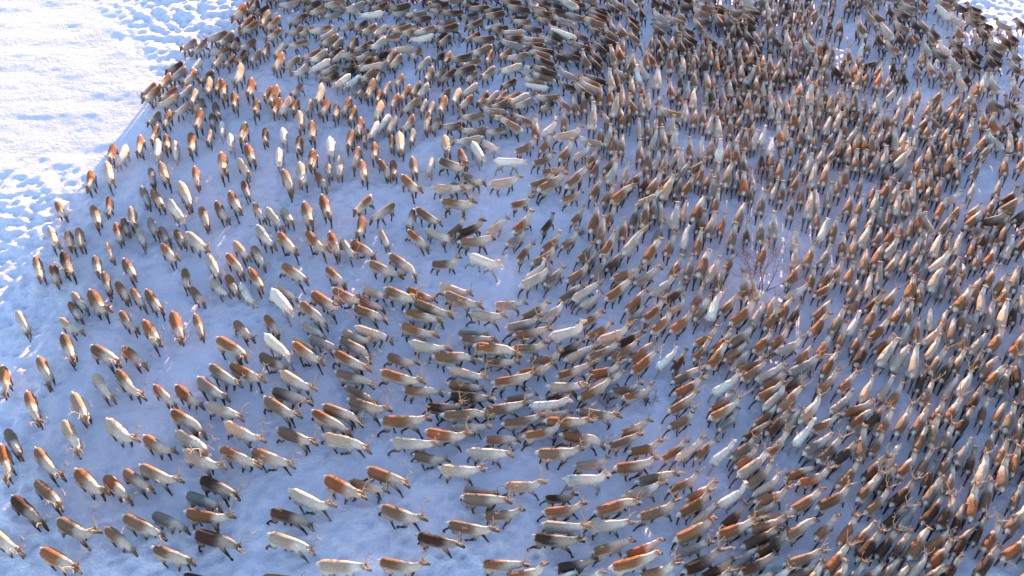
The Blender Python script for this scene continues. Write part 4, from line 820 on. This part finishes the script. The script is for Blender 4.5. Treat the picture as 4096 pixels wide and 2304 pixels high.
2278 3143 56 89 r 1 1;2258 3052 54 91 r 1 1;2189 2931 72 87 d 1 0;2188 2844 68 96 ra 1 0;2117 2743 53 92 da 1 6;2062 2647 54 90 b 1 6
2032 2555 57 87 r 1 6;2019 2472 63 93 da 1 1;2031 2406 70 91 r 1 5;1953 2334 69 97 d 1 0;1961 2262 58 87 b 1 1;1881 2184 51 96 b 1 1
1878 2123 53 91 da 1 6;1870 2059 43 98 da 1 1;1834 1978 48 94 b 1 1;1807 1900 43 91 ra 1 5;1756 1827 30 94 p 1 1;1772 1786 45 90 d 1 1
1727 1700 44 90 b 1 1;2983 4681 103 90 p 1 6;2922 4521 102 93 r 1 0;2858 4360 95 97 p 1 5;2784 4241 105 90 g 1 5;2729 4099 78 94 g 1 0
2661 3931 64 91 d 1 0;2644 3831 43 96 r 1 0;2576 3659 30 95 d 1 6;2518 3544 34 88 g 1 5;2471 3461 42 98 da 1 0;2432 3351 44 90 r 1 5
2390 3234 39 98 ra 1 5;2331 3122 72 95 g 1 6;2319 3006 75 95 b 1 5;2256 2917 62 95 g 1 0;2263 2846 65 93 p 1 0;2197 2740 53 94 da 1 0
2169 2658 47 87 r 1 6;2141 2554 78 94 d 1 5;2088 2478 72 93 d 1 0;2083 2390 59 91 d 1 1;2070 2307 56 90 g 1 5;2003 2258 59 88 p 1 6
1984 2173 56 96 r 1 5;1982 2108 48 88 p 1 5;1913 2017 48 97 da 1 6;1888 1939 45 88 g 1 5;1879 1878 43 96 g 1 1;1858 1814 30 92 g 1 6
1835 1757 32 90 r 1 5;1813 1700 25 91 r 1 5
"""


def parse(text):
    out = []
    for ln in text.replace(';', '\n').split('\n'):
        q = ln.split()
        if q:
            out.append((int(q[0]) / 100, int(q[1]) / 100, math.radians(float(q[2])), int(q[3]) / 100, q[4], int(q[5]), int(q[6]), *q[7:]))
    return out


near, far = parse(NEAR), parse(FAR)
TEMPL = {}
for nk in NECKS:
    for gt in GAITS:
        TEMPL[nk, gt] = make_template(nk, gt, {'hi': 2300, 'lo': 820})


def ground_fit(x, y):
    e = 0.4
    return (float(base_z(x, y)), float((base_z(x + e, y) - base_z(x - e, y)) / (2 * e)), float((base_z(x, y + e) - base_z(x, y - e)) / (2 * e)))


def posed(V, pose, sc, girth, x, y, hd):
    """Local mesh of one animal: head turned, scaled, and sheared to the lie of the snow."""
    V = turn_head(V, *pose[:2]) * sc
    V[:, 0] *= pose[2]
    V[:, 1] *= girth
    _, gx, gy = ground_fit(x, y)
    c, s = math.cos(hd), math.sin(hd)
    V[:, 2] += V[:, 0] * (gx * c + gy * s) + V[:, 1] * (-gx * s + gy * c) - 0.075
    return V


COAT_WORDS = {'r': 'chestnut-backed', 'b': 'brown-backed', 'd': 'dark-brown', 'g': 'grey', 'p': 'pale fawn', 'w': 'white'}  # darker words include lower-right coats with shade painted in
ONES = 'zero one two three four five six seven eight nine ten eleven twelve thirteen fourteen fifteen sixteen seventeen eighteen nineteen'.split()
TENS = 'zero ten twenty thirty forty fifty sixty seventy eighty ninety'.split()


def say(n):
    n = int(n)
    return ONES[n] if n < 20 else TENS[n // 10] + ('-' + ONES[n % 10] if n % 10 else '')


def label_of(coat, hd, px, py):
    if 't' in coat:
        return 'white antlered reindeer with a teal paint mark on its back'
    a = math.degrees(hd) % 360
    face = ('walking rightwards' if a < 40 or a > 320 else 'walking leftwards' if 140 < a < 220 else 'heading away' if a < 140 else 'facing the camera')
    kind = f"{COAT_WORDS[coat[0]]} {'antlered ' if 'a' in coat else ''}reindeer"
    if 'c' in coat:
        face = 'wearing a collar'
    return f'{kind} {face}, {say(px)} percent across and {say(py)} percent down the photo'


for i, (x, y, hd, sc, coat, nk, gt, px, py) in enumerate(near):
    rs = np.random.default_rng(1000 + i)
    tp = TEMPL[nk, gt]['hi']
    yaw = (float(np.clip(rs.normal(0, 0.20), -0.5, 0.5)), float(np.clip(rs.normal(0, 0.13), -0.3, 0.3)), rs.uniform(0.95, 1.04))
    girth = rs.uniform(0.84, 1.04)
    V = posed(tp[0], yaw, sc, girth, x, y, hd)
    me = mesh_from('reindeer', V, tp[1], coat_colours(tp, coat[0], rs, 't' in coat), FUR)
    o = link('reindeer', me, None, (x, y, float(base_z(x, y))), hd)
    tag(o, label_of(coat, hd, px, py), 'reindeer', 'reindeer circling in the herd')
    if 'a' in coat:
        size = float(np.clip(rs.normal(1.0, 0.22), 0.55, 1.45))
        for sd in (-1, 1):
            av, af = antler_mesh(nk, sd, size * rs.uniform(0.85, 1.1), rs)
            link('antler', mesh_from('antler', posed(av, yaw, sc, girth, x, y, hd), af, None, BONE), o)
    if 'c' in coat:
        (bx, bz), _ = NECKS[nk]
        cx, cz = 0.50 + (bx - 0.5) * 0.72, 0.84 + (bz - 0.84) * 0.72 - 0.02
        tx, tz = bx - 0.5, bz - 0.84
        L = math.hypot(tx, tz); tx, tz = tx / L, tz / L
        cv, cf = loft([(cx - tx * 0.03, 0, cz - tz * 0.03, 0.121, 0.150), (cx + tx * 0.03, 0, cz + tz * 0.03, 0.117, 0.144)], 16)
        cf = np.array([f for f in cf if len(f) == 4])
        link('collar', mesh_from('collar', posed(np.array(cv), yaw, sc, girth, x, y, hd), cf, None, RED if i % 2 else DARK), o)

VV, FF, CC, off = [], [], [], 0
for i, (x, y, hd, sc, coat, nk, gt) in enumerate(far):
    rs = np.random.default_rng(5000 + i)
    tp = TEMPL[nk, gt]['lo']
    yaw = (float(np.clip(rs.normal(0, 0.20), -0.5, 0.5)), float(np.clip(rs.normal(0, 0.13), -0.3, 0.3)), rs.uniform(0.95, 1.04)); girth = rs.uniform(0.84, 1.04)
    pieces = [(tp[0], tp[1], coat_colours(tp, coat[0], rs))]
    if 'a' in coat or rs.random() < 0.25:
        size = float(np.clip(rs.normal(0.75, 0.2), 0.4, 1.2)); tone = rs.uniform(0.6, 1.3)
        for sd in (-1, 1):
            av, af = antler_mesh(nk, sd, size, rs, 4, False)
            pieces.append((av, af, np.tile(np.array((0.40, 0.28, 0.18)) * tone, (len(av), 1))))
    c, s = math.cos(hd), math.sin(hd); z0 = float(base_z(x, y))
    for v, f, cl in pieces:
        P = posed(v, yaw, sc, girth, x, y, hd)
        W = np.stack([x + P[:, 0] * c - P[:, 1] * s, y + P[:, 0] * s + P[:, 1] * c, z0 + P[:, 2]], 1)
        VV.append(W); FF.append(f + off); CC.append(cl); off += len(W)
herd = link('reindeer_herd', mesh_from('reindeer_herd', np.concatenate(VV), np.concatenate(FF), np.concatenate(CC), FUR))
tag(herd, 'dense mass of brown, grey and white reindeer milling across the far snow', 'herd', kind='stuff')

# ------------------------------------------------------------------ bare shrubs
def grow(base, direction, length, radius, depth, rs, out, spread=0.6):
    """Branching twig skeleton -> list of (path, radii)."""
    n = 5
    p, d = np.array(base, float), np.array(direction, float)
    path, rad = [p.copy()], [radius]
    for k in range(n):
        d = d + rs.normal(0, 0.13, 3) + np.array([0, 0, 0.05])
        d /= np.linalg.norm(d)
        p = p + d * length / n
        path.append(p.copy()); rad.append(radius * (1 - 0.55 * (k + 1) / n))
        if depth > 0 and k >= 1:
            for _ in range(2 if rs.random() < 0.3 else 1):
                q = d + rs.normal(0, spread, 3); q[2] = abs(q[2]) * 0.8 + 0.1
                q /= np.linalg.norm(q)
                grow(p, q, length * rs.uniform(0.42, 0.66), rad[-1] * 0.62, depth - 1, rs, out, spread)
    out.append((path, rad))


def branch_mesh(name, paths, mat, floor=0.004):
    V, F = [], []
    for path, rad in paths:
        v, f = tube(path, [max(floor, r) for r in rad], 4)
        o = len(V); V += v; F += [tuple(i + o for i in q) for q in f]
    return mesh_from(name, np.array(V), np.array(F), None, mat)


BUSH = (10.95, 31.49)
rs = np.random.default_rng(42)
bx, by = BUSH
bush = bpy.data.objects.new('birch_shrub', None); C.objects.link(bush)
bush.location = (bx, by, float(base_z(bx, by)) - 0.05)
tag(bush, 'leafless birch shrub with reddish branching stems amid the herd', 'shrub')
for dx, dy, dirn, ln in ((-0.18, 0.0, (-0.18, 0.25, 1), 2.1), (-0.05, 0.05, (0.12, 0.35, 1), 2.2), (0.12, 0.0, (0.55, 0.2, 1), 2.0), (0.05, -0.05, (0.85, 0.1, 0.8), 1.8), (-0.2, 0.05, (-0.55, 0.2, 0.9), 1.5)):
    out = []
    grow((dx, dy, 0), np.array(dirn) / np.linalg.norm(dirn), ln * 0.8, 0.023, 3, rs, out)
    stem = link('stem', branch_mesh('stem', out[-1:], BARK), bush)
    link('twigs', branch_mesh('twigs', out[:-1], BARK, 0.0032), stem)['kind'] = 'stuff'

SPRIGS = [
    (-2.95, 50.16, 0.6, 'leafless sprig in the snow among animals near the top'),
    (1.93, 31.80, 0.5, 'dark low twigs beneath a pale-backed reindeer near the centre'),
    (12.11, 38.98, 0.9, 'thin upright twigs behind the bare birch shrub'),
    (5.53, 25.35, 0.7, 'leafless sprig in front of a chestnut-backed running reindeer'),
    (3.74, 25.15, 0.45, 'faint low twigs on open blue snow below running reindeer'),
    (1.31, 44.46, 0.45, 'small twigs below dark reindeer with lowered head'),
    (3.23, 34.77, 0.5, 'fine twigs between reindeer heading away near the centre'),
]
for k, (x, y, h, label) in enumerate(SPRIGS):
    out = []
    for q in range(4):
        d = np.array([rs.normal(0, 0.5), rs.normal(0, 0.5), 1.0]); d /= np.linalg.norm(d)
        grow((rs.normal(0, 0.05), rs.normal(0, 0.05), -0.03), d, h * rs.uniform(0.7, 1.1), 0.011, 2, rs, out, 0.5)
    o = link('bare_sprig', branch_mesh('bare_sprig', out, BARK, 0.0045), None, (x, y, float(base_z(x, y))))
    tag(o, label, 'twigs', 'leafless sprigs poking out of the snow')
